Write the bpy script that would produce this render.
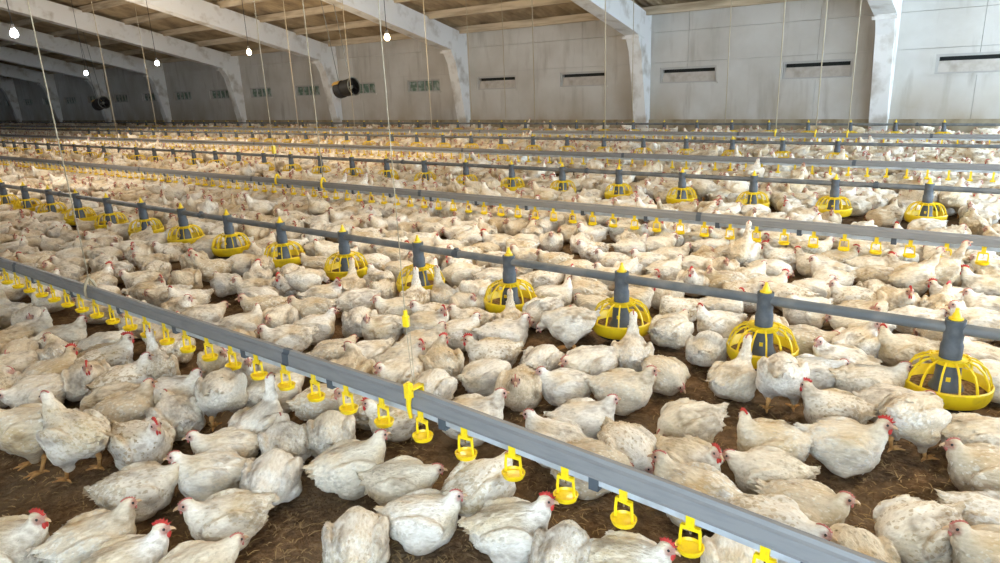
import bpy, bmesh, math, random
import numpy as np
from mathutils import Matrix, Vector

random.seed(7)
RNG = np.random.default_rng(7)
SC = bpy.context.scene
COL = SC.collection
for o in list(bpy.data.objects):
    bpy.data.objects.remove(o)

# ------------------------------------------------------------------ camera
F_PX, CAM_H = 680.0, 1.40
YAW, PITCH, ROLL = [math.radians(a) for a in (37.62, 16.33, -2.41)]


def cam_axes():
    f = np.array([-math.sin(YAW) * math.cos(PITCH), math.cos(YAW) * math.cos(PITCH), -math.sin(PITCH)])
    r = np.array([math.cos(YAW), math.sin(YAW), 0.0])
    u = np.cross(r, f)
    c, s = math.cos(ROLL), math.sin(ROLL)
    return np.array([c * r + s * u, -s * r + c * u, f])


CR = cam_axes()
EYE = np.array([0.0, 0.0, CAM_H])
cam = bpy.data.objects.new('camera', bpy.data.cameras.new('camera'))
COL.objects.link(cam)
cam.data.sensor_width = 36.0
cam.data.lens = F_PX * 36.0 / 1000.0
cam.data.clip_start, cam.data.clip_end = 0.02, 300.0
m = Matrix.Identity(4)
for i in range(3):
    m[i][0], m[i][1], m[i][2], m[i][3] = CR[0][i], CR[1][i], -CR[2][i], EYE[i]
cam.matrix_world = m
SC.camera = cam


def ray(px, py):
    return np.array([(px - 500) / F_PX, -(py - 281.5) / F_PX, 1.0]) @ CR


def at_z(px, py, z):
    d = ray(px, py)
    return EYE + d * ((z - CAM_H) / d[2])


def at_y(px, py, y):
    d = ray(px, py)
    return EYE + d * (y / d[1])


def project(P):
    q = (np.atleast_2d(P) - EYE) @ CR.T
    w = np.where(np.abs(q[:, 2]) < 1e-6, 1e-6, q[:, 2])
    return np.c_[500 + F_PX * q[:, 0] / w, 281.5 - F_PX * q[:, 1] / w, q[:, 2]]


# ------------------------------------------------------------------ daylight and exposure
SKY_STRENGTH = 9.4
BULB_WATTS = 48.0
world = bpy.data.worlds.new('sky')
SC.world = world
world.use_nodes = True
bg = world.node_tree.nodes['Background']
bg.inputs[0].default_value = (0.63, 0.81, 1.0, 1)
bg.inputs[1].default_value = SKY_STRENGTH
vs = SC.view_settings
vs.view_transform = 'Standard'
vs.look = 'None'
vs.gamma = 1.0
vs.use_curve_mapping = False
vs.exposure = 0.30

# the house
Y_BACK, Y_FRONT = 16.7, -1.5
X_LEFT, X_RIGHT = -76.0, 2.6
Y_RIDGE = 0.5 * (Y_BACK + Y_FRONT)
SLOPE = 0.26
PIPE_Z = 0.365
FEED_Y = [3.167, 6.95, 10.73, 14.5]
DRINK_Y = [1.57, 5.13, 8.92, 12.65]


def rafter_z(y):
    a = (Y_BACK - 0.7) - y if y >= Y_RIDGE else y - (Y_FRONT + 0.7)
    return 2.35 + SLOPE * a


# ------------------------------------------------------------------ materials
def mat(name, color, rough=0.6, metal=0.0, spec=0.3, noise=None, bump=None, emit=None):
    """noise=(color2, scale, detail, low, high[, stretch]); bump=(scale, strength, distance)"""
    M = bpy.data.materials.new(name)
    M.use_nodes = True
    nt = M.node_tree
    b = nt.nodes['Principled BSDF']
    b.inputs['Base Color'].default_value = (*color, 1)
    b.inputs['Roughness'].default_value = rough
    b.inputs['Metallic'].default_value = metal
    b.inputs['Specular IOR Level'].default_value = spec
    tc = nt.nodes.new('ShaderNodeTexCoord')
    src = tc.outputs['Object']
    if noise:
        mp = nt.nodes.new('ShaderNodeMapping')
        nt.links.new(src, mp.inputs[0])
        if len(noise) > 5:
            mp.inputs['Scale'].default_value = noise[5]
        n = nt.nodes.new('ShaderNodeTexNoise')
        n.inputs['Scale'].default_value = noise[1]
        n.inputs['Detail'].default_value = noise[2]
        nt.links.new(mp.outputs[0], n.inputs['Vector'])
        r = nt.nodes.new('ShaderNodeMapRange')
        r.inputs[1].default_value, r.inputs[2].default_value = noise[3], noise[4]
        nt.links.new(n.outputs[0], r.inputs[0])
        mx = nt.nodes.new('ShaderNodeMix')
        mx.data_type = 'RGBA'
        mx.inputs[6].default_value = (*color, 1)
        mx.inputs[7].default_value = (*noise[0], 1)
        nt.links.new(r.outputs[0], mx.inputs[0])
        nt.links.new(mx.outputs[2], b.inputs['Base Color'])
    if bump:
        n2 = nt.nodes.new('ShaderNodeTexNoise')
        n2.inputs['Scale'].default_value = bump[0]
        n2.inputs['Detail'].default_value = 4
        nt.links.new(src, n2.inputs['Vector'])
        bp = nt.nodes.new('ShaderNodeBump')
        bp.inputs['Strength'].default_value = bump[1]
        bp.inputs['Distance'].default_value = bump[2]
        nt.links.new(n2.outputs[0], bp.inputs['Height'])
        nt.links.new(bp.outputs[0], b.inputs['Normal'])
    if emit:
        b.inputs['Emission Color'].default_value = (*emit[0], 1)
        b.inputs['Emission Strength'].default_value = emit[1]
    return M


def wall_material():
    """whitewashed concrete: grime patches, brown splash zone low down, vertical runs"""
    M = mat('whitewash', (0.62, 0.61, 0.58), 0.85, spec=0.15, bump=(6.0, 0.35, 0.02))
    nt = M.node_tree
    b = nt.nodes['Principled BSDF']
    geo = nt.nodes.new('ShaderNodeNewGeometry')
    sep = nt.nodes.new('ShaderNodeSeparateXYZ')
    nt.links.new(geo.outputs['Position'], sep.inputs[0])

    def noise(scale, detail, lo, hi, sx=1, sz=1):
        mp = nt.nodes.new('ShaderNodeMapping')
        mp.inputs['Scale'].default_value = (sx, 1, sz)
        nt.links.new(geo.outputs['Position'], mp.inputs[0])
        n = nt.nodes.new('ShaderNodeTexNoise')
        n.inputs['Scale'].default_value = scale
        n.inputs['Detail'].default_value = detail
        nt.links.new(mp.outputs[0], n.inputs['Vector'])
        r = nt.nodes.new('ShaderNodeMapRange')
        r.inputs[1].default_value, r.inputs[2].default_value = lo, hi
        nt.links.new(n.outputs[0], r.inputs[0])
        return r.outputs[0]

    def mixc(fac, a, c):
        mx = nt.nodes.new('ShaderNodeMix')
        mx.data_type = 'RGBA'
        nt.links.new(fac, mx.inputs[0])
        if isinstance(a, tuple):
            mx.inputs[6].default_value = (*a, 1)
        else:
            nt.links.new(a, mx.inputs[6])
        mx.inputs[7].default_value = (*c, 1)
        return mx.outputs[2]
    c = mixc(noise(0.9, 6, 0.42, 0.72), (0.56, 0.54, 0.50), (0.45, 0.42, 0.37))
    c = mixc(noise(2.2, 5, 0.55, 0.75, 2.0, 0.35), c, (0.40, 0.37, 0.325))
    low = nt.nodes.new('ShaderNodeMapRange')
    low.inputs[1].default_value, low.inputs[2].default_value = 1.25, 0.35
    nt.links.new(sep.outputs[2], low.inputs[0])
    mul = nt.nodes.new('ShaderNodeMath')
    mul.operation = 'MULTIPLY'
    nt.links.new(low.outputs[0], mul.inputs[0])
    nt.links.new(noise(1.1, 5, 0.35, 0.65, 1.0, 0.6), mul.inputs[1])
    c = mixc(mul.outputs[0], c, (0.40, 0.34, 0.26))
    nt.links.new(c, b.inputs['Base Color'])
    return M


def feather_material():
    M = mat('feathers', (0.8, 0.76, 0.68), 0.75, spec=0.12, bump=(85.0, 0.5, 0.006))
    nt = M.node_tree
    b = nt.nodes['Principled BSDF']
    at = nt.nodes.new('ShaderNodeAttribute')
    at.attribute_name = 'tint'
    oi = nt.nodes.new('ShaderNodeObjectInfo')
    ramp = nt.nodes.new('ShaderNodeValToRGB')
    cr = ramp.color_ramp
    cr.elements[0].position, cr.elements[0].color = 0.0, (1.0, 0.98, 0.96, 1)
    cr.elements[1].position, cr.elements[1].color = 1.0, (0.74, 0.64, 0.50, 1)
    e = cr.elements.new(0.6)
    e.color = (0.95, 0.90, 0.82, 1)
    e = cr.elements.new(0.85)
    e.color = (0.85, 0.76, 0.62, 1)
    nt.links.new(oi.outputs['Random'], ramp.inputs[0])
    mx = nt.nodes.new('ShaderNodeMix')
    mx.data_type = 'RGBA'
    mx.blend_type = 'MULTIPLY'
    mx.inputs[0].default_value = 1.0
    nt.links.new(at.outputs['Color'], mx.inputs[6])
    nt.links.new(ramp.outputs[0], mx.inputs[7])
    tc = nt.nodes.new('ShaderNodeTexCoord')
    mp = nt.nodes.new('ShaderNodeMapping')
    mp.inputs['Scale'].default_value = (42, 95, 95)
    nt.links.new(tc.outputs['Object'], mp.inputs[0])
    no = nt.nodes.new('ShaderNodeTexNoise')
    no.inputs['Scale'].default_value = 1.0
    no.inputs['Detail'].default_value = 5
    no.inputs['Roughness'].default_value = 0.6
    nt.links.new(mp.outputs[0], no.inputs['Vector'])
    rr = nt.nodes.new('ShaderNodeValToRGB')
    rr.color_ramp.elements[0].position, rr.color_ramp.elements[0].color = 0.28, (0.80, 0.755, 0.685, 1)
    rr.color_ramp.elements[1].position, rr.color_ramp.elements[1].color = 0.58, (1.03, 1.02, 1.0, 1)
    nt.links.new(no.outputs[0], rr.inputs[0])
    m2 = nt.nodes.new('ShaderNodeMix')
    m2.data_type = 'RGBA'
    m2.blend_type = 'MULTIPLY'
    m2.inputs[0].default_value = 1.0
    nt.links.new(mx.outputs[2], m2.inputs[6])
    nt.links.new(rr.outputs[0], m2.inputs[7])
    nt.links.new(m2.outputs[2], b.inputs['Base Color'])
    bp = [n for n in nt.nodes if n.type == 'BUMP'][0]
    bp.inputs['Strength'].default_value, bp.inputs['Distance'].default_value = 0.8, 0.010
    nt.links.new(no.outputs[0], bp.inputs['Height'])
    b.inputs['Sheen Weight'].default_value = 0.15
    return M


def litter_material():
    M = mat('litter', (0.10, 0.06, 0.035), 0.95, spec=0.1, bump=(60.0, 0.9, 0.02))
    nt = M.node_tree
    b = nt.nodes['Principled BSDF']
    geo = nt.nodes.new('ShaderNodeNewGeometry')

    def noise(scale, detail, sx=1.0):
        mp = nt.nodes.new('ShaderNodeMapping')
        mp.inputs['Scale'].default_value = (sx, 1, 1)
        nt.links.new(geo.outputs['Position'], mp.inputs[0])
        n = nt.nodes.new('ShaderNodeTexNoise')
        n.inputs['Scale'].default_value = scale
        n.inputs['Detail'].default_value = detail
        n.inputs['Roughness'].default_value = 0.65
        nt.links.new(mp.outputs[0], n.inputs['Vector'])
        return n.outputs[0]
    r1 = nt.nodes.new('ShaderNodeValToRGB')
    c = r1.color_ramp
    c.elements[0].position, c.elements[0].color = 0.30, (0.068, 0.041, 0.024, 1)
    c.elements[1].position, c.elements[1].color = 0.72, (0.320, 0.205, 0.115, 1)
    e = c.elements.new(0.52)
    e.color = (0.170, 0.105, 0.058, 1)
    nt.links.new(noise(26, 8), r1.inputs[0])
    r2 = nt.nodes.new('ShaderNodeMapRange')
    r2.inputs[1].default_value, r2.inputs[2].default_value = 0.45, 0.7
    nt.links.new(noise(3.0, 4), r2.inputs[0])
    mx = nt.nodes.new('ShaderNodeMix')
    mx.data_type = 'RGBA'
    nt.links.new(r2.outputs[0], mx.inputs[0])
    nt.links.new(r1.outputs[0], mx.inputs[6])
    mx.inputs[7].default_value = (0.205, 0.145, 0.090, 1)
    nt.links.new(mx.outputs[2], b.inputs['Base Color'])
    return M


M = dict(
    wall=wall_material(),
    feather=feather_material(),
    litter=litter_material(),
    concrete=mat('whitewashed_beam', (0.76, 0.75, 0.72), 0.8, spec=0.15, noise=((0.40, 0.35, 0.28), 2.5, 6, 0.5, 0.75), bump=(8, 0.3, 0.02)),
    plinth=mat('plinth', (0.36, 0.31, 0.22), 0.9, spec=0.1, noise=((0.22, 0.17, 0.10), 4, 5, 0.4, 0.7)),
    roof=mat('roof_sheet', (0.52, 0.40, 0.25), 0.85, spec=0.1, noise=((0.24, 0.18, 0.12), 1.5, 6, 0.4, 0.7)),
    purlin=mat('purlin_wood', (0.60, 0.50, 0.36), 0.8, spec=0.1, noise=((0.32, 0.25, 0.17), 3, 5, 0.4, 0.7, (0.3, 3, 3))),
    dark=mat('shade_black', (0.012, 0.014, 0.013), 0.8),  # near-black colour standing in for shade in the window gaps
    board=mat('shutter_board', (0.50, 0.46, 0.41), 0.85, spec=0.1, noise=((0.36, 0.32, 0.27), 5, 4, 0.4, 0.7)),
    frame=mat('window_frame', (0.42, 0.40, 0.37), 0.8, spec=0.1),
    pane=mat('dusty_pane', (0.10, 0.16, 0.11), 0.35, spec=0.5, noise=((0.30, 0.34, 0.30), 7, 3, 0.45, 0.6)),
    pipe=mat('grey_pipe', (0.118, 0.128, 0.132), 0.5, spec=0.35, noise=((0.22, 0.215, 0.20), 9, 5, 0.45, 0.75)),
    tube=mat('slate_plastic', (0.070, 0.080, 0.090), 0.5, spec=0.4, noise=((0.12, 0.125, 0.13), 18, 4, 0.5, 0.75)),
    yellow=mat('yellow_plastic', (0.83, 0.58, 0.012), 0.4, spec=0.45, noise=((0.58, 0.38, 0.03), 22, 4, 0.52, 0.78)),
    cup=mat('yellow_cup', (0.88, 0.62, 0.01), 0.3, spec=0.5, noise=((0.62, 0.43, 0.02), 40, 3, 0.55, 0.8)),
    pan_base=mat('pan_base', (0.03, 0.03, 0.03), 0.7),
    feed=mat('feed_crumble', (0.30, 0.19, 0.09), 0.95, spec=0.05, noise=((0.14, 0.08, 0.04), 60, 3, 0.4, 0.6), bump=(120, 1, 0.01)),
    rail=mat('galvanised_rail', (0.235, 0.23, 0.222), 0.6, 0.15, 0.35, noise=((0.19, 0.19, 0.19), 14, 6, 0.45, 0.75, (0.6, 4, 4)), bump=(40, 0.08, 0.003)),
    water=mat('water_pipe', (0.50, 0.53, 0.55), 0.4, 0.2, 0.4, noise=((0.34, 0.34, 0.33), 12, 4, 0.45, 0.7)),
    clip=mat('slate_clip', (0.075, 0.088, 0.10), 0.5),
    steel=mat('steel_pin', (0.6, 0.6, 0.6), 0.25, 1.0),
    cord=mat('off_white_cord', (0.43, 0.37, 0.26), 0.8),
    straw=mat('straw', (0.42, 0.29, 0.135), 0.8, spec=0.2, noise=((0.20, 0.12, 0.055), 3.5, 2, 0.35, 0.65)),
    comb_pale=mat('comb_pale', (0.50, 0.16, 0.125), 0.6, spec=0.3),
    comb=mat('comb_red', (0.52, 0.045, 0.035), 0.55, spec=0.35, bump=(300, 0.3, 0.002)),
    beak=mat('beak_horn', (0.55, 0.36, 0.20), 0.45, spec=0.4),
    eye=mat('eye_dark', (0.012, 0.010, 0.010), 0.12, spec=0.7),
    leg=mat('leg_skin', (0.62, 0.33, 0.11), 0.6, spec=0.3, noise=((0.40, 0.20, 0.08), 60, 3, 0.45, 0.7)),
    fan_black=mat('fan_black', (0.012, 0.012, 0.013), 0.6),
    fan_ochre=mat('fan_ochre', (0.42, 0.27, 0.07), 0.6),
    fan_grey=mat('fan_grey', (0.16, 0.17, 0.15), 0.5),
    socket=mat('lamp_socket', (0.03, 0.03, 0.03), 0.6),
    bulb_warm=mat('bulb_warm', (1, 0.9, 0.7), 0.3, emit=((1.0, 0.80, 0.48), 28)),
    bulb_cool=mat('bulb_cool', (1, 1, 1), 0.3, emit=((0.92, 0.96, 1.0), 28)),
)


for _k, _c in (('warm', (1.0, 0.80, 0.48)), ('cool', (0.95, 0.97, 1.0))):      # clear glass with a glowing filament haze
    _nt = M['bulb_' + _k].node_tree
    _o = [n for n in _nt.nodes if n.type == 'OUTPUT_MATERIAL'][0]
    _t, _e, _a = _nt.nodes.new('ShaderNodeBsdfTransparent'), _nt.nodes.new('ShaderNodeEmission'), _nt.nodes.new('ShaderNodeAddShader')
    _e.inputs[0].default_value, _e.inputs[1].default_value = (*_c, 1), 14
    _nt.links.new(_t.outputs[0], _a.inputs[0])
    _nt.links.new(_e.outputs[0], _a.inputs[1])
    _nt.links.new(_a.outputs[0], _o.inputs[0])


# ------------------------------------------------------------------ mesh helpers
class MB:
    """collects vertices and faces of one part"""

    def __init__(self):
        self.v, self.f = [], []

    def add(self, v, f):
        n = len(self.v)
        self.v += [tuple(p) for p in v]
        self.f += [tuple(i + n for i in q) for q in f]
        return self

    def box(self, lo, hi):
        (a, b, c), (d, e, g) = lo, hi
        return self.add([(a, b, c), (d, b, c), (d, e, c), (a, e, c), (a, b, g), (d, b, g), (d, e, g), (a, e, g)],
                        [(0, 3, 2, 1), (4, 5, 6, 7), (0, 1, 5, 4), (1, 2, 6, 5), (2, 3, 7, 6), (3, 0, 4, 7)])

    def lathe(self, prof, n=16, axis='z', c=(0, 0, 0), caps=False):
        v, f = [], []
        for r, z in prof:
            for i in range(n):
                a = 2 * math.pi * i / n
                p = (r * math.cos(a), r * math.sin(a), z)
                if axis == 'x':
                    p = (z, p[0], p[1])
                v.append((p[0] + c[0], p[1] + c[1], p[2] + c[2]))
        for k in range(len(prof) - 1):
            for i in range(n):
                j = (i + 1) % n
                f.append((k * n + i, k * n + j, (k + 1) * n + j, (k + 1) * n + i))
        if caps:
            f.append(tuple(range(n))[::-1])
            f.append(tuple((len(prof) - 1) * n + i for i in range(n)))
        return self.add(v, f)

    def tube(self, pts, rad, n=8, caps=True):
        pts = [Vector(p) for p in pts]
        rads = rad if isinstance(rad, (list, tuple)) else [rad] * len(pts)
        v, f = [], []
        prev = None
        for i, p in enumerate(pts):
            d = (pts[min(i + 1, len(pts) - 1)] - pts[max(i - 1, 0)]).normalized()
            if prev is None:
                u = d.orthogonal().normalized()
            else:
                u = (prev - d * prev.dot(d)).normalized()
            prev = u
            w = d.cross(u)
            for k in range(n):
                a = 2 * math.pi * k / n
                v.append(p + (u * math.cos(a) + w * math.sin(a)) * rads[i])
        for i in range(len(pts) - 1):
            for k in range(n):
                j = (k + 1) % n
                f.append((i * n + k, i * n + j, (i + 1) * n + j, (i + 1) * n + k))
        if caps:
            f.append(tuple(range(n))[::-1])
            f.append(tuple((len(pts) - 1) * n + k for k in range(n)))
        return self.add(v, f)

    def prism(self, poly, axis, lo, hi):
        """poly: 2d outline in the two other axes, extruded along axis"""
        n = len(poly)

        def mk(p, t):
            if axis == 'x':
                return (t, p[0], p[1])
            if axis == 'y':
                return (p[0], t, p[1])
            return (p[0], p[1], t)
        v = [mk(p, lo) for p in poly] + [mk(p, hi) for p in poly]
        f = [tuple(range(n)), tuple(range(2 * n - 1, n - 1, -1))]
        for i in range(n):
            j = (i + 1) % n
            f.append((i, i + n, j + n, j))
        return self.add(v, f)

    def ball(self, c, r, nu=10, nv=6):
        r = r if isinstance(r, (list, tuple)) else (r, r, r)
        v = [(c[0], c[1], c[2] - r[2])]
        for j in range(1, nv):
            t = math.pi * j / nv - math.pi / 2
            for i in range(nu):
                a = 2 * math.pi * i / nu
                v.append((c[0] + r[0] * math.cos(t) * math.cos(a), c[1] + r[1] * math.cos(t) * math.sin(a), c[2] + r[2] * math.sin(t)))
        v.append((c[0], c[1], c[2] + r[2]))
        f = []
        for i in range(nu):
            f.append((0, 1 + (i + 1) % nu, 1 + i))
            f.append((len(v) - 1, 1 + (nv - 2) * nu + i, 1 + (nv - 2) * nu + (i + 1) % nu))
        for j in range(nv - 2):
            for i in range(nu):
                k = (i + 1) % nu
                f.append((1 + j * nu + i, 1 + j * nu + k, 1 + (j + 1) * nu + k, 1 + (j + 1) * nu + i))
        return self.add(v, f)

    def mesh(self, name, material, smooth=False):
        me = bpy.data.meshes.new(name)
        me.from_pydata(self.v, [], self.f)
        me.update()
        bm = bmesh.new()
        bm.from_mesh(me)
        bmesh.ops.recalc_face_normals(bm, faces=bm.faces)
        bm.to_mesh(me)
        bm.free()
        if smooth:
            me.shade_smooth()
            if smooth == 'auto':
                me.set_sharp_from_angle(angle=math.radians(38))
        me.materials.append(material)
        return me

    def build(self, name, material, parent=None, smooth=False, loc=None):
        return link(name, self.mesh(name, material, smooth), parent, loc)


def link(name, me, parent=None, loc=None):
    o = bpy.data.objects.new(name, me)
    COL.objects.link(o)
    o.parent = parent
    if loc is not None:
        o.location = loc
    return o


def tag(o, label=None, cat=None, group=None, kind=None):
    for k, val in (('label', label), ('category', cat), ('group', group), ('kind', kind)):
        if val:
            o[k] = val
    return o


def empty(name, loc=(0, 0, 0), rz=0.0):
    o = bpy.data.objects.new(name, None)
    COL.objects.link(o)
    o.empty_display_size = 0.1
    o.location = loc
    o.rotation_euler = (0, 0, rz)
    return o


ORD = ['first', 'second', 'third', 'fourth', 'fifth', 'sixth', 'seventh', 'eighth', 'ninth', 'tenth', 'eleventh', 'twelfth',
       'thirteenth', 'fourteenth', 'fifteenth', 'sixteenth', 'seventeenth', 'eighteenth', 'nineteenth', 'twentieth']
TENS = {20: 'twenty', 30: 'thirty', 40: 'forty', 50: 'fifty', 60: 'sixty', 70: 'seventy', 80: 'eighty', 90: 'ninety'}


def ordinal(i):          # 0 -> first
    n = i + 1
    if n <= 20:
        return ORD[i]
    t = n // 10 * 10
    if n == t:
        return TENS[t][:-1] + 'ieth'
    return TENS[t] + '-' + ORD[n - t - 1]


# ------------------------------------------------------------------ setting: floor
def hash_noise(P, seed=0):
    """smooth value noise, P (n,3) -> 0..1"""
    P = np.asarray(P, float)
    i = np.floor(P).astype(np.int64)
    f = P - i
    f = f * f * (3 - 2 * f)
    out = np.zeros(len(P))
    for dx in (0, 1):
        for dy in (0, 1):
            for dz in (0, 1):
                h = ((i[:, 0] + dx) * 374761393 + (i[:, 1] + dy) * 668265263 + (i[:, 2] + dz) * 2147483647 + seed * 974634777) & 0xffffffff
                h = ((h ^ (h >> 13)) * 1274126177) & 0xffffffff
                h = (h ^ (h >> 16)) / 0xffffffff
                w = (f[:, 0] if dx else 1 - f[:, 0]) * (f[:, 1] if dy else 1 - f[:, 1]) * (f[:, 2] if dz else 1 - f[:, 2])
                out += h * w
    return out


def build_floor():
    xs = np.concatenate([np.linspace(X_LEFT, -9, 40)[:-1], np.linspace(-9, 2, 180), np.linspace(2, X_RIGHT, 12)[1:]])
    ys = np.concatenate([np.linspace(Y_FRONT, 5.5, 130), np.linspace(5.5, Y_BACK + 0.3, 30)[1:]])
    X, Y = np.meshgrid(xs, ys)
    P = np.c_[X.ravel(), Y.ravel(), np.zeros(X.size)]
    z = 0.022 * (hash_noise(P * [3, 3, 1]) - 0.5) + 0.022 * (hash_noise(P * [11, 11, 1], 3) - 0.5)
    P[:, 2] = z - 0.012
    nx = len(xs)
    f = [(j * nx + i, j * nx + i + 1, (j + 1) * nx + i + 1, (j + 1) * nx + i) for j in range(len(ys) - 1) for i in range(nx - 1)]
    mb = MB()
    mb.add(P, f)
    return tag(mb.build('floor', M['litter'], None, True), 'brown trampled litter floor of the poultry house', 'floor', kind='structure')


FLOOR = build_floor()


def build_straw():
    v, f = [], []
    for _ in range(12000):
        px, py = random.uniform(-60, 1060), 215 + 380 * random.random() ** 1.15
        p = at_z(px, py, 0.0)
        a = random.uniform(0, math.pi * 2)
        L = random.uniform(0.010, 0.038) * (1.5 if random.random() < 0.12 else 1)
        w = random.uniform(0.0008, 0.0020)
        z = random.uniform(0.004, 0.014)
        tz = random.uniform(-0.25, 0.25) * L
        d = np.array([math.cos(a) * L / 2, math.sin(a) * L / 2, tz / 2])
        s = np.array([-math.sin(a) * w, math.cos(a) * w, 0])
        bend = np.array([-math.sin(a), math.cos(a), 0]) * random.uniform(-.09, .09) * L + np.array([0, 0, .003])
        c = np.array([p[0], p[1], z])
        n = len(v)
        v += [c - d - s, c - d + s, c + bend + s, c + bend - s + [0, 0, .0015], c + d + s, c + d - s]
        f += [(n, n + 1, n + 2, n + 3), (n + 3, n + 2, n + 4, n + 5)]
    mb = MB()
    mb.add(v, f)
    tag(mb.build('straw', M['straw'], FLOOR), 'loose straw stalks scattered over the brown floor', kind='stuff')


build_straw()

# ------------------------------------------------------------------ setting: walls
WIN_STEP, WIN_X0 = 2.95, -0.90
WIN_HALF, WIN_LO, WIN_HI = 0.72, 1.20, 1.58
JOINT_Z = 1.70
N_WIN = 21


def build_back_wall():
    root = MB().box((X_LEFT, Y_BACK + 0.16, 0), (X_RIGHT, Y_BACK + 0.40, 3.3)).build('wall_back', M['frame'])
    tag(root, 'whitewashed concrete panel wall along the far side', 'wall', kind='structure')
    g = 0.0035
    # lower panels notched for the vent windows at both ends, upper panels plain
    lo, top = 0.32, 3.12
    w = WIN_STEP / 2
    pts = [(-w + g, lo), (w - g, lo), (w - g, WIN_LO), (w - WIN_HALF, WIN_LO), (w - WIN_HALF, WIN_HI), (w - g, WIN_HI), (w - g, JOINT_Z - g),
           (-w + g, JOINT_Z - g), (-w + g, WIN_HI), (-w + WIN_HALF, WIN_HI), (-w + WIN_HALF, WIN_LO), (-w + g, WIN_LO)]
    lower = MB().prism(pts, 'y', 0, 0.2).mesh('wall_panel', M['wall'])
    upper = MB().box((-w + g, 0, JOINT_Z + g), (w - g, 0.2, 2.42 - g)).mesh('wall_panel', M['wall'])
    crown = MB().box((-w + g, 0, 2.42 + g), (w - g, 0.2, top)).mesh('wall_panel', M['wall'])
    for k in range(-1, 24):
        x = WIN_X0 - WIN_STEP * (k + 0.5)
        for me in (lower, upper, crown):
            link('wall_panel', me, root, (x, Y_BACK + RNG.uniform(-0.006, 0.006), 0))
    MB().box((X_LEFT, Y_BACK - 0.05, 0), (X_RIGHT, Y_BACK + 0.1, lo)).build('plinth', M['plinth'], root)
    return root


build_back_wall()


def build_windows():
    f = 0.05
    frame = MB()
    frame.box((-WIN_HALF, 0.03, WIN_HI - f), (WIN_HALF, 0.13, WIN_HI)).box((-WIN_HALF, 0.03, WIN_LO), (WIN_HALF, 0.13, WIN_LO + f * 0.6))
    frame.box((-WIN_HALF, 0.03, WIN_LO + f * 0.6), (-WIN_HALF + f, 0.13, WIN_HI - f)).box((WIN_HALF - f, 0.03, WIN_LO + f * 0.6), (WIN_HALF, 0.13, WIN_HI - f))
    frame = frame.mesh('frame', M['frame'])
    shut = MB().prism([(0.05, WIN_LO + 0.03), (0.075, WIN_LO + 0.03), (0.105, WIN_HI - 0.13), (0.08, WIN_HI - 0.13)], 'x', -WIN_HALF + f, WIN_HALF - f).mesh('shutter', M['board'])
    sill = MB().box((-WIN_HALF - 0.04, -0.035, WIN_LO - 0.035), (WIN_HALF + 0.04, 0.03, WIN_LO)).mesh('sill', M['wall'])
    pane = MB().box((-WIN_HALF + f, 0.11, WIN_LO + 0.03), (WIN_HALF - f, 0.118, WIN_HI - f)).mesh('pane', M['pane'])
    slot = MB().box((-WIN_HALF + f, 0.14, WIN_LO + 0.02), (WIN_HALF - f, 0.15, WIN_HI - f)).mesh('slot_shade', M['dark'])  # black sheet behind the shutter, painting the shade of the open gap
    bar = MB().box((-0.012, 0.07, WIN_LO + 0.03), (0.012, 0.11, WIN_HI - f)).mesh('glazing_bar', M['frame'])
    for k in range(N_WIN):
        x = WIN_X0 - WIN_STEP * k
        r = empty('window_%d' % (k + 1), (x, Y_BACK, 0))
        r['kind'] = 'structure'
        r['category'] = 'window'
        if k == 0:
            r['label'] = 'low vent window cut by the right edge of the photo'
        else:
            r['label'] = 'low vent window in the far wall, %s from the right' % ordinal(k)
        link('frame', frame, r)
        link('sill', sill, r)
        if k < 5:
            link('shutter', shut, r)
            link('slot_shade', slot, r)
        else:
            link('pane', pane, r)
            for q in (-0.33, 0.0, 0.33):
                link('glazing_bar', bar, r, (q, 0, 0))


build_windows()


def plain_wall(name, lo, hi, label):
    tag(MB().box(lo, hi).build(name, M['wall']), label, 'wall', kind='structure')


plain_wall('wall_left', (X_LEFT - 0.3, Y_FRONT, 0), (X_LEFT, Y_BACK + 0.2, 5.2), 'far end wall closing the house at the left')
GATE_X = -0.6
def build_front_wall():
    """the long wall behind the camera, with the same open vents as the far one"""
    mb = MB().box((X_LEFT, Y_FRONT - 0.3, 0), (GATE_X, Y_FRONT, 1.25)).box((X_LEFT, Y_FRONT - 0.3, 1.65), (GATE_X, Y_FRONT, 3.2))
    x = GATE_X
    while x > X_LEFT + 3:
        mb.box((x - 1.35, Y_FRONT - 0.3, 1.25), (x, Y_FRONT, 1.65))
        x -= WIN_STEP
    tag(mb.build('wall_front', M['wall']), 'near long wall behind the camera with open vents', 'wall', kind='structure')


build_front_wall()
plain_wall('wall_right', (X_RIGHT, Y_FRONT, 0), (X_RIGHT + 0.3, 3.6, 5.2), 'end wall beside the open gate at the right')

plain_wall('wall_gable', (X_RIGHT, 3.6, 2.75), (X_RIGHT + 0.3, Y_BACK + 0.2, 5.2), 'gable wall above the open gate at the right')


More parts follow.
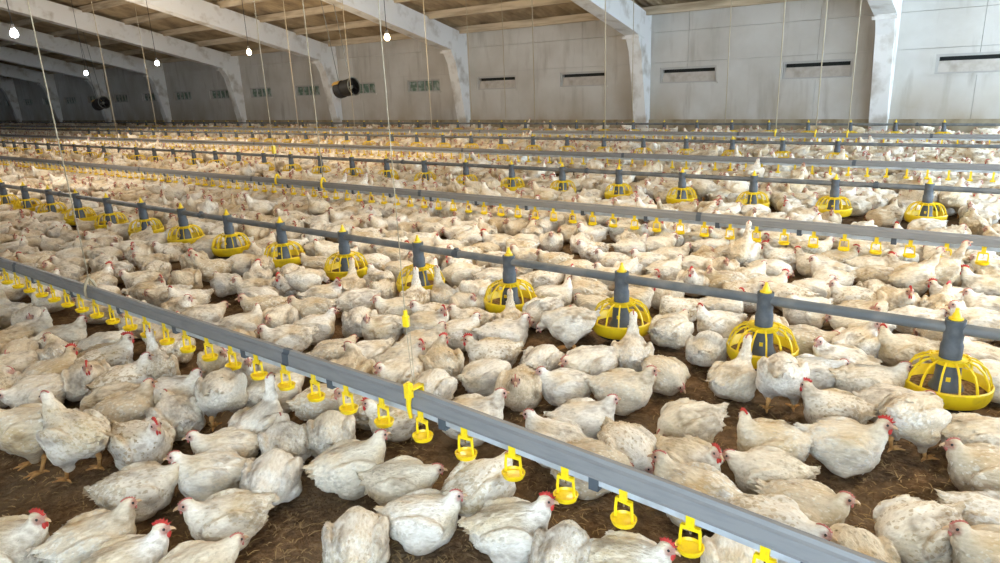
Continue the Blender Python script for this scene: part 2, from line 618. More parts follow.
# ------------------------------------------------------------------ setting: portal frames and roof
def build_frames():
    xs = [-2.50, -7.95, -13.92] + [-19.88 - 5.97 * k for k in range(0, 10)]
    half = 0.20
    # one portal outline in y, z (far half: column with haunch and rafter)
    D = 0.62
    yb = Y_BACK
    pts_col = [(yb + 0.02, 0), (yb - 0.16, 0), (yb - 0.55, 2.0), (yb - 0.75, 2.36), (yb - 0.75, 2.42), (yb - 0.42, 2.92), (yb + 0.02, 2.86)]
    col_mesh = MB().prism(pts_col, 'x', -half + 0.03, half - 0.03).mesh('column', M['concrete'])
    z0 = rafter_z(yb - 0.7)
    zr = rafter_z(Y_RIDGE)
    pts_r = [(yb - 0.42, z0 - 0.06), (Y_RIDGE, zr), (Y_RIDGE, zr + D), (yb - 0.42, z0 + D - 0.06)]
    raf_mesh = MB().prism(pts_r, 'x', -half, half).mesh('rafter', M['concrete'])
    yf = Y_FRONT
    pts_r2 = [(yf + 0.42, z0 - 0.06), (Y_RIDGE, zr), (Y_RIDGE, zr + D), (yf + 0.42, z0 + D - 0.06)]
    raf2 = MB().prism(pts_r2, 'x', -half, half).mesh('rafter', M['concrete'])
    pts_c2 = [(yf - 0.02, 0), (yf + 0.30, 0), (yf + 0.62, 2.05), (yf + 0.75, 2.42), (yf + 0.42, 2.92), (yf - 0.02, 2.86)]
    col2 = MB().prism(pts_c2, 'x', -half - 0.03, half + 0.03).mesh('column', M['concrete'])
    corbel = MB().box((-half - 0.02, yb - 0.80, 2.28), (half + 0.02, yb - 0.68, 2.34)).mesh('corbel', M['concrete'])
    cleat = MB().box((-0.02, -0.05, -0.05), (0.02, 0.05, 0.16)).mesh('purlin_cleat', M['dark'])
    for i, x in enumerate(xs, 1):
        r = empty('portal_frame', (x, 0, 0))
        lab = 'whitewashed concrete portal frame, %s column from the right' % ordinal(i - 1) if i else 'whitewashed concrete portal frame beyond the right edge'
        tag(r, lab, 'frame', 'concrete portal frames', 'structure')
        link('column', col_mesh, r)
        link('rafter', raf_mesh, r)
        link('rafter', raf2, r)
        if x > -5 or x < GATE_X:
            if x < GATE_X:
                link('column', col2, r)
        link('corbel', corbel, r)
    # roof sheets: corrugated, ribs running down the slope
    top = D + 0.20
    period = 0.19
    xsn = np.arange(X_LEFT, X_RIGHT + 0.5, period / 4)
    amp = 0.028 * np.sin(2 * np.pi * xsn / period)
    root = empty('ceiling')
    tag(root, 'pitched roof of tan corrugated sheets on long purlins', 'ceiling', kind='structure')
    lines_f = np.linspace(Y_BACK + 0.25, Y_RIDGE, 7)
    lines_n = np.linspace(Y_RIDGE, Y_FRONT - 0.25, 7)
    for lines in (lines_f, lines_n):
        for a, b in zip(lines[:-1], lines[1:]):
            zs = []
            for y in (a, b):
                zs.append(rafter_z(y) + top)
            v = [(x, a, zs[0] + h) for x, h in zip(xsn, amp)] + [(x, b, zs[1] + h) for x, h in zip(xsn, amp)]
            n = len(xsn)
            f = [(i, i + 1, n + i + 1, n + i) for i in range(n - 1)]
            off = 0.02 if lines is lines_f else -0.02
            mb = MB()
            mb.add([(p[0], p[1], p[2]) for p in v], f)
            mb.build('roof_sheet', M['roof'], root, True)
    pz = 0.18
    for side in (0, 1):
        for k in range(7):
            y = (Y_BACK - 0.25 - 1.32 * k) if side == 0 else (Y_FRONT + 0.25 + 1.32 * k)
            z = rafter_z(y) + D
            MB().box((X_LEFT, y - 0.07, z - 0.03), (X_RIGHT + 0.3, y + 0.07, z + pz - 0.02)).build('purlin', M['purlin'], root)


build_frames()


# ------------------------------------------------------------------ feed lines and pan feeders
FX = [(-14.156 * 0.75, 15), (-23.795 * 0.75, 24), (-26.1, 33), (-30.4, 40)]
PLACE = ['near feed pipe', 'second feed pipe', 'third feed pipe', 'farthest feed pipe']


def feeder_meshes():
    g = {}
    K = 0.88
    # z measured from the floor, axis under the pipe
    g['drop_tube'] = MB().lathe([(0.030, PIPE_Z + 0.035), (0.043, PIPE_Z + 0.034), (0.043, PIPE_Z - 0.03), (0.041, PIPE_Z - 0.06), (0.047, PIPE_Z - 0.075),
                                 (0.047, 0.212), (0.030, 0.212)], 20).mesh('drop_tube', M['tube'], 'auto')
    g['cap'] = MB().lathe([(0.028, PIPE_Z + 0.030), (0.031, PIPE_Z + 0.036), (0.030, PIPE_Z + 0.041), (0.021, PIPE_Z + 0.043), (0.014, PIPE_Z + 0.062), (0.010, PIPE_Z + 0.066), (0.008, PIPE_Z + 0.082), (0.001, PIPE_Z + 0.084)], 14).mesh('cap', M['yellow'], 'auto')
    g['feed_cone'] = MB().lathe([(0.045, 0.212), (0.052, 0.16), (0.056, 0.10), (0.082, 0.050), (0.085, 0.045)], 18).mesh('feed_cone', M['tube'], 'auto')
    g['gauge'] = MB().box((-0.009, -0.061, 0.112), (0.009, -0.050, 0.130)).mesh('gauge', M['yellow'])
    g['collar'] = MB().lathe([(0.048, 0.205), (0.050, 0.222), (0.078, 0.216), (0.084, 0.206), (0.080, 0.200), (0.050, 0.204), (0.048, 0.205)], 28).mesh('collar', M['yellow'], 'auto')
    g['pan'] = MB().lathe([(0.10, 0.030), (0.158, 0.034), (0.170, 0.054), (0.176, 0.098), (0.182, 0.104), (0.187, 0.097), (0.184, 0.056), (0.170, 0.030), (0.150, 0.022), (0.0, 0.020)], 36).mesh('pan', M['yellow'], 'auto')
    g['pan_base'] = MB().lathe([(0.150, 0.023), (0.146, 0.010), (0.10, -0.004), (0.0, -0.004)], 28).mesh('pan_base', M['pan_base'], 'auto')
    g['feed'] = MB().lathe([(0.176, 0.056), (0.12, 0.060), (0.07, 0.066)], 24).mesh('feed', M['feed'], 'auto')
    # one arched spoke, and the whole ring of spokes for the far pans
    arc = [(0.079, 0.207), (0.118, 0.196), (0.150, 0.174), (0.170, 0.138), (0.180, 0.101)]
    w = 0.0042
    v, f = [], []
    for r, z in arc:
        for dy in (-w, w):
            v += [(r, dy, z), (r - 0.007, dy, z - 0.005)]
    for i in range(len(arc) - 1):
        a, b = i * 4, i * 4 + 4
        f += [(a, a + 2, b + 2, b), (a + 1, b + 1, b + 3, a + 3), (a, b, b + 1, a + 1), (a + 2, a + 3, b + 3, b + 2)]
    sp = MB()
    sp.add(v, f)
    g['spoke'] = sp.mesh('spoke', M['yellow'])
    ring = MB()
    for k in range(14):
        a = 2 * math.pi * k / 14
        ring.add([(x * math.cos(a) - y * math.sin(a), x * math.sin(a) + y * math.cos(a), z) for x, y, z in v], f)
    g['grill'] = ring.mesh('grill', M['yellow'])
    for nm, me in g.items():      # real pans are a little narrower, hung just off the litter
        for vtx in me.vertices:
            c = vtx.co
            vtx.co = (c.x * K, c.y * K, c.z if c.z > 0.212 else 0.038 + c.z * 0.962)
        me.update()
    return g


FEEDERS = []     # (x, y, name phrase)


def build_feed_lines():
    g = feeder_meshes()
    for li, (y, (x0, n)) in enumerate(zip(FEED_Y, FX)):
        r = empty('feed_line', (0, y, 0))
        tag(r, 'grey steel auger pipe above the yellow pans, ' + PLACE[li], 'feed pipe', 'feed pipes running the length of the house')
        MB().tube([(X_LEFT + 0.5, 0, PIPE_Z), (X_RIGHT - 0.3, 0, PIPE_Z)], 0.0235, 14).build('pipe', M['pipe'], r, 'auto')
        coup = MB().tube([(-0.022, 0, PIPE_Z), (0.022, 0, PIPE_Z)], 0.0285, 14)
        coup.box((-0.012, -0.01, PIPE_Z + 0.026), (0.012, 0.01, PIPE_Z + 0.036))
        coup = coup.mesh('coupler', M['clip'], 'auto')
        first = x0 + 0.75 * 6.45
        for q in range(-8, 12):
            xc = first + 3.0 * q
            if X_LEFT < xc < X_RIGHT - 1 and (li < 2 or q % 2 == 0):
                link('coupler', coup, r, (xc, 0, 0))
        ks = list(range(n - 1, -1, -1)) if li else list(range(n - 1, -3, -1))
        if li:
            ks = list(range(n - 1, -10, -1)) if li == 1 else ks
        for rank, k in enumerate(ks):
            x = x0 + 0.75 * k
            p = empty('pan_feeder', (x, y, 0.004), RNG.uniform(-.2, .2))
            if li == 0 and rank == 0:
                lab = 'largest yellow pan feeder, nearest on the near feed pipe at right'
            else:
                lab = 'yellow caged pan feeder, %s from the right on the %s' % (ordinal(rank), PLACE[li])
            tag(p, lab, 'feeder', 'yellow pan feeders on the ' + PLACE[li])
            FEEDERS.append((x, y, li, rank))
            link('drop_tube', g['drop_tube'], p)
            link('cap', g['cap'], p)
            link('pan', g['pan'], p)
            if li < 2:
                link('feed_cone', g['feed_cone'], p)
                link('feed', g['feed'], p)
                link('pan_base', g['pan_base'], p)
                link('gauge', g['gauge'], p)
            if li == 0 and k >= 4 or li == 1 and k >= 17:
                c = link('grill', g['collar'], p)
                for s in range(14):
                    o = link('spoke', g['spoke'], c)
                    o.rotation_euler = (0, 0, 2 * math.pi * s / 14)
            else:
                link('collar', g['collar'], p)
                link('grill', g['grill'], p)


build_feed_lines()

# ------------------------------------------------------------------ drinker lines
CUP_STEP = 0.20


def cup_mesh():
    """yellow clip with two arms carrying a round drip cup; origin at the pipe's underside"""
    mb = MB()
    mb.box((-0.009, -0.017, -0.012), (0.009, -0.010, 0.024))
    mb.box((-0.020, -0.016, -0.020), (0.020, -0.006, -0.010))
    for s in (-1, 1):
        mb.tube([(s * 0.019, -0.011, -0.014), (s * 0.021, -0.012, -0.045), (s * 0.021, -0.012, -0.072)], 0.0036, 6)
    mb.lathe([(0.010, -0.080), (0.024, -0.076), (0.0275, -0.066), (0.030, -0.067), (0.026, -0.082), (0.012, -0.088), (0.001, -0.088)], 16, c=(0, -0.012, 0))
    mb.lathe([(0.0245, -0.0735), (0.001, -0.0765)], 16, c=(0, -0.012, 0))
    mb.v = [(x * 1.35, (y + 0.012) * 1.25 - 0.012, z * 1.08) for x, y, z in mb.v]
    return mb.mesh('drip_cup', M['cup'], 'auto')


def build_drinkers():
    cup = cup_mesh()
    pin = MB().lathe([(0.006, 0.004), (0.006, -0.014), (0.003, -0.016), (0.003, -0.034), (0.001, -0.036)], 8, c=(0, -0.012, 0)).mesh('nipple', M['steel'], 'auto')
    clip = MB().box((-0.016, -0.0165, -0.045), (0.016, 0.0165, 0.012)).mesh('pipe_clip', M['clip'])
    names = ['nearest drinker line crossing the foreground', 'second drinker line from the front', 'third drinker line from the front', 'farthest drinker line before the wall']
    for li, y in enumerate(DRINK_Y):
        r = empty('drinker_line', (0, y, 0))
        tag(r, 'galvanised rail with yellow drip cups, ' + names[li], 'drinker line', 'drinker lines running the length of the house')
        # top height: straight, the near rail dips gently right of its hanger
        if li == 0:
            nodes = [(X_LEFT + .5, .36), (-6.0, .36), (-1.55, .358), (-0.64, .322), (-0.16, .296), (0.9, .262), (X_RIGHT - .5, .25)]
        else:
            nodes = [(X_LEFT + .5, .355), (X_RIGHT - .5, .355)]
        nx = [a for a, _ in nodes]
        nz = [b for _, b in nodes]

        def top(x):
            return float(np.interp(x, nx, nz))
        # rail profile (y, z below top): hat section with a ridge
        prof = [(-0.008, 0.0), (0.008, 0.0), (0.012, -0.012), (0.020, -0.018), (0.022, -0.058), (0.028, -0.062), (-0.028, -0.062), (-0.022, -0.058), (-0.020, -0.018), (-0.012, -0.012)]
        mb = MB()
        npf = len(prof)
        for (x, z) in nodes:
            mb.v += [(x, a, z + b) for a, b in prof]
        for i in range(len(nodes) - 1):
            for k in range(npf):
                j = (k + 1) % npf
                mb.f.append((i * npf + k, i * npf + j, (i + 1) * npf + j, (i + 1) * npf + k))
        mb.f += [tuple(range(npf)), tuple((len(nodes) - 1) * npf + k for k in range(npf))]
        mb.build('rail', M['rail'], r)
        mb = MB()
        sq = [(-0.0125, -0.066), (0.0125, -0.066), (0.0125, -0.092), (-0.0125, -0.092)]
        for (x, z) in nodes:
            mb.v += [(x, a, z + b) for a, b in sq]
        for i in range(len(nodes) - 1):
            for k in range(4):
                j = (k + 1) % 4
                mb.f.append((i * 4 + k, i * 4 + j, (i + 1) * 4 + j, (i + 1) * 4 + k))
        mb.build('water_pipe', M['water'], r)
        x_start = -0.05
        if li < 2:
            n = 62 if li == 0 else 118
            for k in range(n):
                x = 0.62 - CUP_STEP * k if li == 0 else 0.9 - CUP_STEP * k
                z = top(x) - 0.092
                o = link('drip_cup', cup, r, (x, 0, z))
                o.rotation_euler = (0, 0, RNG.uniform(-.12, .12))
                if (li == 0 and k < 40) or (li == 1 and k < 20):
                    link('nipple', pin, o, (0, 0, 0))
                if k % 3 == 1:
                    link('pipe_clip', clip, r, (x - 0.10, 0, z + 0.03))
            rest = MB()
            for k in range(n, n + 160):
                x = 0.8 - CUP_STEP * k
                rest.box((x - 0.022, -0.03, top(x) - 0.18), (x + 0.022, 0.012, top(x) - 0.165)).box((x - 0.008, -0.016, top(x) - 0.165), (x + 0.008, -0.008, top(x) - 0.08))
        else:
            rest = MB()
            for k in range(0, 330):
                x = 1.2 - CUP_STEP * k
                rest.box((x - 0.024, -0.036, top(x) - 0.185), (x + 0.024, 0.012, top(x) - 0.165)).box((x - 0.010, -0.016, top(x) - 0.165), (x + 0.010, -0.008, top(x) - 0.08))
        o = rest.build('drip_cups', M['cup'], r)
        o['kind'] = 'stuff'
        # sleeve joints of the rail
        sl = MB()
        sl.add([(-0.02, a * 1.12, b * 1.03 + 0.001) for a, b in prof] + [(0.02, a * 1.12, b * 1.03 + 0.001) for a, b in prof],
               [tuple(range(npf)), tuple(range(npf, 2 * npf))] + [(k, (k + 1) % npf, npf + (k + 1) % npf, npf + k) for k in range(npf)])
        sl = sl.mesh('rail_joint', M['clip'])
        for q in range(8):
            x = -2.35 - 3.0 * q + 0.4 * li
            link('rail_joint', sl, r, (x, 0, top(x)))


build_drinkers()


# ------------------------------------------------------------------ suspension cords
def build_cords():
    # (pixel at the lower end, line kind, line index, radius, phrase)
    C = [((90, 285), 'd', 0, 0.0034, 'thick beige cord reaching the near drinker rail at left'),
         ((416, 398), 'd', 0, 0.0015, 'thin cord with yellow clip and hook holding the near drinker rail'),
         ((120, 149), 'f', 1, 0.0075, 'beige cord reaching the second feed pipe at far left'),
         ((157, 130), 'f', 2, 0.008, 'thin cord above the third feed pipe, right of the far left cord'),
         ((277, 176), 'd', 1, 0.005, 'cord with a yellow adjuster above the second drinker line'),
         ((323, 180), 'd', 1, 0.0065, 'bright cord falling left of the black fan to the second drinker line'),
         ((299, 132), 'f', 2, 0.008, 'cord just left of the fan reaching the third feed pipe'),
         ((355, 131), 'f', 2, 0.007, 'faint cord passing in front of the black fan'),
         ((432, 131), 'f', 2, 0.008, 'cord crossing the small vent window left of the second column'),
         ((472, 122), 'f', 3, 0.009, 'cord running down the second white column from the centre'),
         ((535, 123), 'f', 3, 0.011, 'cord between the two central vent windows'),
         ((506, 122), 'f', 3, 0.008, 'faint cord in front of the fourth vent window from right'),
         ((605, 131), 'f', 2, 0.010, 'bright cord crossing the third vent window from right'),
         ((632, 125), 'f', 3, 0.009, 'cord in front of the tall white column at centre right'),
         ((725, 126), 'f', 3, 0.010, 'cord just right of the second vent window from right'),
         ((776, 128), 'd', 3, 0.011, 'bright cord at the left edge of the rightmost whole vent window'),
         ((816, 129), 'd', 3, 0.010, 'cord across the middle of the rightmost whole vent window'),
         ((848, 130), 'd', 3, 0.009, 'cord beside the shaded side of the right column')]
    for (px, kind, li, rad, lab) in C:
        y = (DRINK_Y if kind == 'd' else FEED_Y)[li]
        p = at_y(px[0], px[1], y)
        zb = 0.36 if kind == 'd' else PIPE_Z + 0.02
        zt = rafter_z(y) + 0.81
        r = empty('suspension_cord', (p[0], y, zb))
        tag(r, lab, 'cord', 'suspension cords hanging from the roof')
        if li == 0 and px[0] > 300:
            MB().tube([(-0.02, 0, 0.26), (-0.025, 0, zt - zb)], rad, 6).build('cord', M['cord'], r, True)
            for s in (-0.011, 0.008):
                MB().tube([(s * 0.5 - .004, 0, 0.02), (s - 0.012, 0, 0.27)], rad * 0.8, 6).build('cord', M['cord'], r, True)
            MB().box((-0.028, -0.008, 0.235), (-0.008, 0.008, 0.275)).box((-0.022, -0.006, 0.275), (-0.014, 0.006, 0.295)).build('adjuster', M['cup'], r)
            hk = MB().tube([(0, -0.032, 0.04), (0.004, -0.034, 0.0), (-0.004, -0.036, -0.05), (-0.003, -0.030, -0.10)], [0.008, 0.011, 0.009, 0.007], 8)
            hk.box((-0.012, -0.045, -0.02), (0.012, -0.022, 0.035)).box((-0.012, -0.03, 0.004), (0.012, 0.03, 0.012)).box((-0.012, 0.026, -0.06), (0.012, 0.032, 0.012))
            hk.build('rail_hook', M['cup'], r, 'auto')
        else:
            MB().tube([(0, 0, 0.0), (0, 0, zt - zb)], rad, 6).build('cord', M['cord'], r, True)
            if kind == 'd':
                MB().tube([(0, 0, 0.05), (0, -0.02, 0.02), (0, -0.033, -0.02), (0, -0.033, -0.065), (0, 0.0, -0.075), (0, 0.033, -0.065), (0, 0.033, -0.02), (0, 0.02, 0.02), (0, 0, 0.05)], 0.008 if li == 0 else 0.013, 6).build('rail_hook', M['cup'] if li else M['cord'], r, True)
            if lab.startswith('cord with'):
                MB().box((-0.022, -0.015, 0.30), (0.022, 0.015, 0.40)).build('adjuster', M['cup'], r)


build_cords()


# ------------------------------------------------------------------ lamps and fans
def build_lamps():
    vis = [((14, 33), 3.95, 'cool', 'glaring white bulb at the top left corner'),
           ((86, 73), 9.0, 'cool', 'white bulb low on the left, above the small fan'),
           ((157, 63), 9.0, 'cool', 'small white bulb between the left rafters'),
           ((249, 52), 9.0, 'warm', 'warm bulb under the third rafter, left of the black fan'),
           ((387, 37), 9.0, 'warm', 'warm yellow bulb beside the central rafter, right of the black fan')]
    glass = MB().lathe([(0.001, -0.062), (0.030, -0.055), (0.048, -0.030), (0.050, -0.005), (0.036, 0.030), (0.022, 0.052), (0.020, 0.060)], 16)
    gm = {k: glass.mesh('bulb', M['bulb_' + k], True) for k in ('warm', 'cool')}
    sock = MB().lathe([(0.021, 0.055), (0.026, 0.058), (0.026, 0.115), (0.010, 0.130), (0.001, 0.130)], 14).mesh('socket', M['socket'], 'auto')

    def lamp(p, kind, lab):
        r = empty('hanging_lamp', p)
        tag(r, lab, 'lamp', 'bare bulbs hanging from the roof')
        link('bulb', gm[kind], r)
        link('socket', sock, r)
        zt = rafter_z(p[1]) + 0.80 - p[2]
        MB().tube([(0, 0, 0.125), (0, 0, zt)], 0.006, 6).build('cable', M['socket'], r)
        L = bpy.data.lights.new('bulb_light', 'POINT')
        L.energy = BULB_WATTS * (2.3 if 'out of view' in lab else 3.0)
        L.color = (1.0, 0.80, 0.52) if kind == 'warm' else (1.0, 0.90, 0.76)
        L.shadow_soft_size = 0.05
        o = bpy.data.objects.new('bulb_light', L)
        COL.objects.link(o)
        o.parent = r
        o.location = (0, 0, -0.01)
    for px, y, kind, lab in vis:
        p = at_y(px[0], px[1], y)
        lamp(tuple(p), kind, lab)
    for x, w in ((-3.0, 'left of the camera'), (1.0, 'right of the camera')):
        lamp((x, 3.95, 2.4), 'warm', 'warm bulb out of view above the near feed pipe, ' + w)


build_lamps()


def build_fan(px, y, heading, lab):
    p = at_y(px[0], px[1], y)
    r = empty('circulation_fan', tuple(p), heading)
    r.rotation_euler = (0, math.radians(-9), heading)
    tag(r, lab, 'fan', 'circulation fans hanging by the far wall')
    R = 0.21
    # drum along local x, open mouth facing +x
    MB().lathe([(R, 0.10), (R * 1.04, 0.06), (R, 0.0), (R * 0.97, -0.16), (R * 0.86, -0.24)], 28, 'x').build('drum', M['fan_black'], r, 'auto')
    MB().lathe([(R * 0.98, 0.105), (R * 1.10, 0.115), (R * 1.10, 0.09), (R * 1.0, 0.08)], 28, 'x').build('rim', M['fan_grey'], r, 'auto')
    hb = MB()
    hb.lathe([(0.001, 0.04), (0.04, 0.035), (0.05, 0.0), (0.05, -0.12), (0.001, -0.12)], 14, 'x')
    hb.build('hub', M['fan_grey'], r, 'auto')
    for k in range(5):
        a = 2 * math.pi * k / 5
        c, s = math.cos(a), math.sin(a)
        pts = [(0.02, 0.045, -0.02), (-0.02, 0.045, 0.02), (-0.05, R * 0.92, 0.07), (0.03, R * 0.92, -0.07)]
        mb = MB()
        mb.add([(x, y_ * c - z * s, y_ * s + z * c) for x, y_, z in pts] + [(x - 0.006, y_ * c - z * s, y_ * s + z * c) for x, y_, z in pts],
               [(0, 1, 2, 3), (4, 7, 6, 5), (0, 4, 5, 1), (1, 5, 6, 2), (2, 6, 7, 3), (3, 7, 4, 0)])
        mb.build('blade', M['fan_black'], r)
    # motor housing behind, black below and ochre on top
    MB().lathe([(R * 0.86, -0.24), (R * 1.0, -0.27), (R * 1.02, -0.40), (R * 0.9, -0.46), (0.001, -0.47)], 28, 'x').build('rear_drum', M['fan_black'], r, 'auto')
    cap = MB()
    v, f = [], []
    for j, x in enumerate((-0.26, -0.47)):
        for i in range(11):
            a = math.radians(35 + 11 * i)
            v.append((x, R * 1.04 * math.cos(a), R * 1.04 * math.sin(a)))
    for i in range(10):
        f.append((i, i + 1, 12 + i, 11 + i))
    nb = len(v)
    v += [(x, a * 0.96, b * 0.96) for x, a, b in v]
    f += [tuple(q + nb for q in fc[::-1]) for fc in f]
    v.append((-0.472, 0, R * 0.35))
    f += [(11 + i, 12 + i, len(v) - 1) for i in range(10)]
    cap.add(v, f)
    cap.build('ochre_cover', M['fan_ochre'], r)
    zt = rafter_z(y) + 0.81 - p[2]
    for dx in (0.02, -0.36):
        MB().tube([(dx, 0, R), (dx, 0, zt)], 0.008, 6).build('hanger', M['fan_grey'], r)


build_fan((351, 87), 12.0, math.radians(8), 'black drum fan with ochre cover hanging before the third white column')
build_fan((103, 103), 12.0, math.radians(5), 'small dark drum fan hanging far back at left')


# ------------------------------------------------------------------ broiler chickens
def sd_ell(P, c, r, rot=None):
    q = P - np.array(c)
    if rot is not None:
        q = q @ rot            # rot columns: the ellipsoid's axes
    r = np.array(r)
    k0 = np.linalg.norm(q / r, axis=1)
    k1 = np.linalg.norm(q / (r * r), axis=1)
    return k0 * (k0 - 1.0) / np.maximum(k1, 1e-9)


def sd_cone(P, a, b, ra, rb):
    a, b = np.array(a, float), np.array(b, float)
    d = b - a
    h = np.clip(((P - a) @ d) / (d @ d), 0, 1)
    return np.linalg.norm(P - a - h[:, None] * d, axis=1) - (ra + (rb - ra) * h)


def smin(a, b, k):
    h = np.maximum(k - np.abs(a - b), 0) / k
    return np.minimum(a, b) - h * h * k * 0.25


def rot_zy(az, pitch):
    """axes with x pointing along azimuth az (left positive), raised by pitch"""
    ca, sa, cp, sp = math.cos(az), math.sin(az), math.cos(pitch), math.sin(pitch)
    x = np.array([ca * cp, sa * cp, sp])
    y = np.array([-sa, ca, 0.0])
    z = np.cross(x, y)
    return np.array([x, y, z]).T


def surface_nets(fn, lo, hi, h):
    lo, hi = np.array(lo), np.array(hi)
    n = np.ceil((hi - lo) / h).astype(int) + 1
    ax = [lo[i] + h * np.arange(n[i]) for i in range(3)]
    G = np.stack(np.meshgrid(*ax, indexing='ij'), -1)
    V = fn(G.reshape(-1, 3)).reshape(n)
    S = V < 0
    acc = np.zeros((*(n - 1), 3))
    cnt = np.zeros(n - 1)
    C = [slice(None, -1), slice(1, None)]
    for a in range(3):
        b, c = [i for i in range(3) if i != a]
        for ob in (0, 1):
            for oc in (0, 1):
                s0, s1 = [None] * 3, [None] * 3
                s0[a], s1[a] = C[0], C[1]
                s0[b] = s1[b] = C[ob]
                s0[c] = s1[c] = C[oc]
                s0, s1 = tuple(s0), tuple(s1)
                v0, v1 = V[s0], V[s1]
                cross = S[s0] != S[s1]
                t = np.where(cross, v0 / np.where(cross, v0 - v1, 1), 0)
                off = np.zeros((*(n - 1), 3))
                off[..., a] = t
                off[..., b] = ob
                off[..., c] = oc
                acc += off * cross[..., None]
                cnt += cross
    act = cnt > 0
    idx = -np.ones(n - 1, int)
    idx[act] = np.arange(act.sum())
    ijk = np.argwhere(act)
    verts = lo + h * (ijk + acc[act] / cnt[act][:, None])
    faces = []
    for a in range(3):
        b, c = (a + 1) % 3, (a + 2) % 3
        s0 = [slice(1, -1)] * 3
        s1 = [slice(1, -1)] * 3
        s0[a], s1[a] = slice(None, -1), slice(1, None)
        d0, d1 = S[tuple(s0)], S[tuple(s1)]
        e = np.argwhere(d0 != d1)
        flip = d0[tuple(e.T)]
        base = e.copy()
        base[:, b] += 1
        base[:, c] += 1

        def at(db, dc):
            q = base.copy()
            q[:, b] += db
            q[:, c] += dc
            return idx[tuple(q.T)]
        q = np.stack([at(-1, -1), at(0, -1), at(0, 0), at(-1, 0)], 1)
        q[~flip] = q[~flip][:, ::-1]
        faces.append(q)
    return verts, np.concatenate(faces)


def grad(fn, P, e=0.0015):
    g = np.stack([fn(P + [e, 0, 0]) - fn(P - [e, 0, 0]), fn(P + [0, e, 0]) - fn(P - [0, e, 0]), fn(P + [0, 0, e]) - fn(P - [0, 0, e])], 1)
    return g / np.maximum(np.linalg.norm(g, axis=1), 1e-9)[:, None]


# pose: lift of the body, its pitch, neck path (after the shoulder), head yaw and pitch, comb size, legs
POSES = {
    'alert':      dict(neck=[(0.150, 0, 0.175), (0.180, 0, 0.224)], yaw=0.15, hp=0.0, comb=0.32),
    'cockerel':   dict(neck=[(0.150, 0, 0.180), (0.178, 0, 0.234)], yaw=-0.25, hp=-0.05, comb=1.25),
    'look_left':  dict(neck=[(0.140, 0.012, 0.185), (0.150, 0.040, 0.232)], yaw=1.25, hp=-0.05, comb=0.34),
    'look_right': dict(neck=[(0.140, -0.012, 0.185), (0.150, -0.040, 0.232)], yaw=-1.25, hp=-0.05, comb=0.95),
    'low':        dict(neck=[(0.172, 0, 0.150), (0.215, 0, 0.178)], yaw=0.1, hp=-0.12, comb=0.29),
    'doze':       dict(neck=[(0.165, 0.01, 0.130), (0.205, 0.02, 0.098)], yaw=0.35, hp=-0.55, comb=0.32),
    'tucked':     dict(neck=[(0.120, -0.030, 0.185), (0.075, -0.070, 0.192)], yaw=-2.35, hp=-0.35, comb=0.27),
    'reach':      dict(neck=[(0.150, 0, 0.215), (0.168, 0, 0.315)], yaw=0.1, hp=0.25, comb=0.36, thin=True),
    'stand':      dict(lift=0.105, pitch=0.12, neck=[(0.155, 0, 0.315), (0.190, 0, 0.385)], yaw=0.1, hp=-0.05, comb=0.36, legs=True),
    'stand_left': dict(lift=0.100, pitch=0.05, neck=[(0.155, 0.01, 0.300), (0.180, 0.035, 0.365)], yaw=0.9, hp=-0.15, comb=0.95, legs=True),
    'peck':       dict(lift=0.095, pitch=-0.12, neck=[(0.190, 0, 0.225), (0.245, 0, 0.165)], yaw=0.0, hp=-0.75, comb=0.32, legs=True),
    'drink':      dict(lift=0.105, pitch=0.22, neck=[(0.165, 0, 0.335), (0.215, 0, 0.425)], yaw=0.0, hp=0.45, comb=0.36, legs=True, thin=True),
}


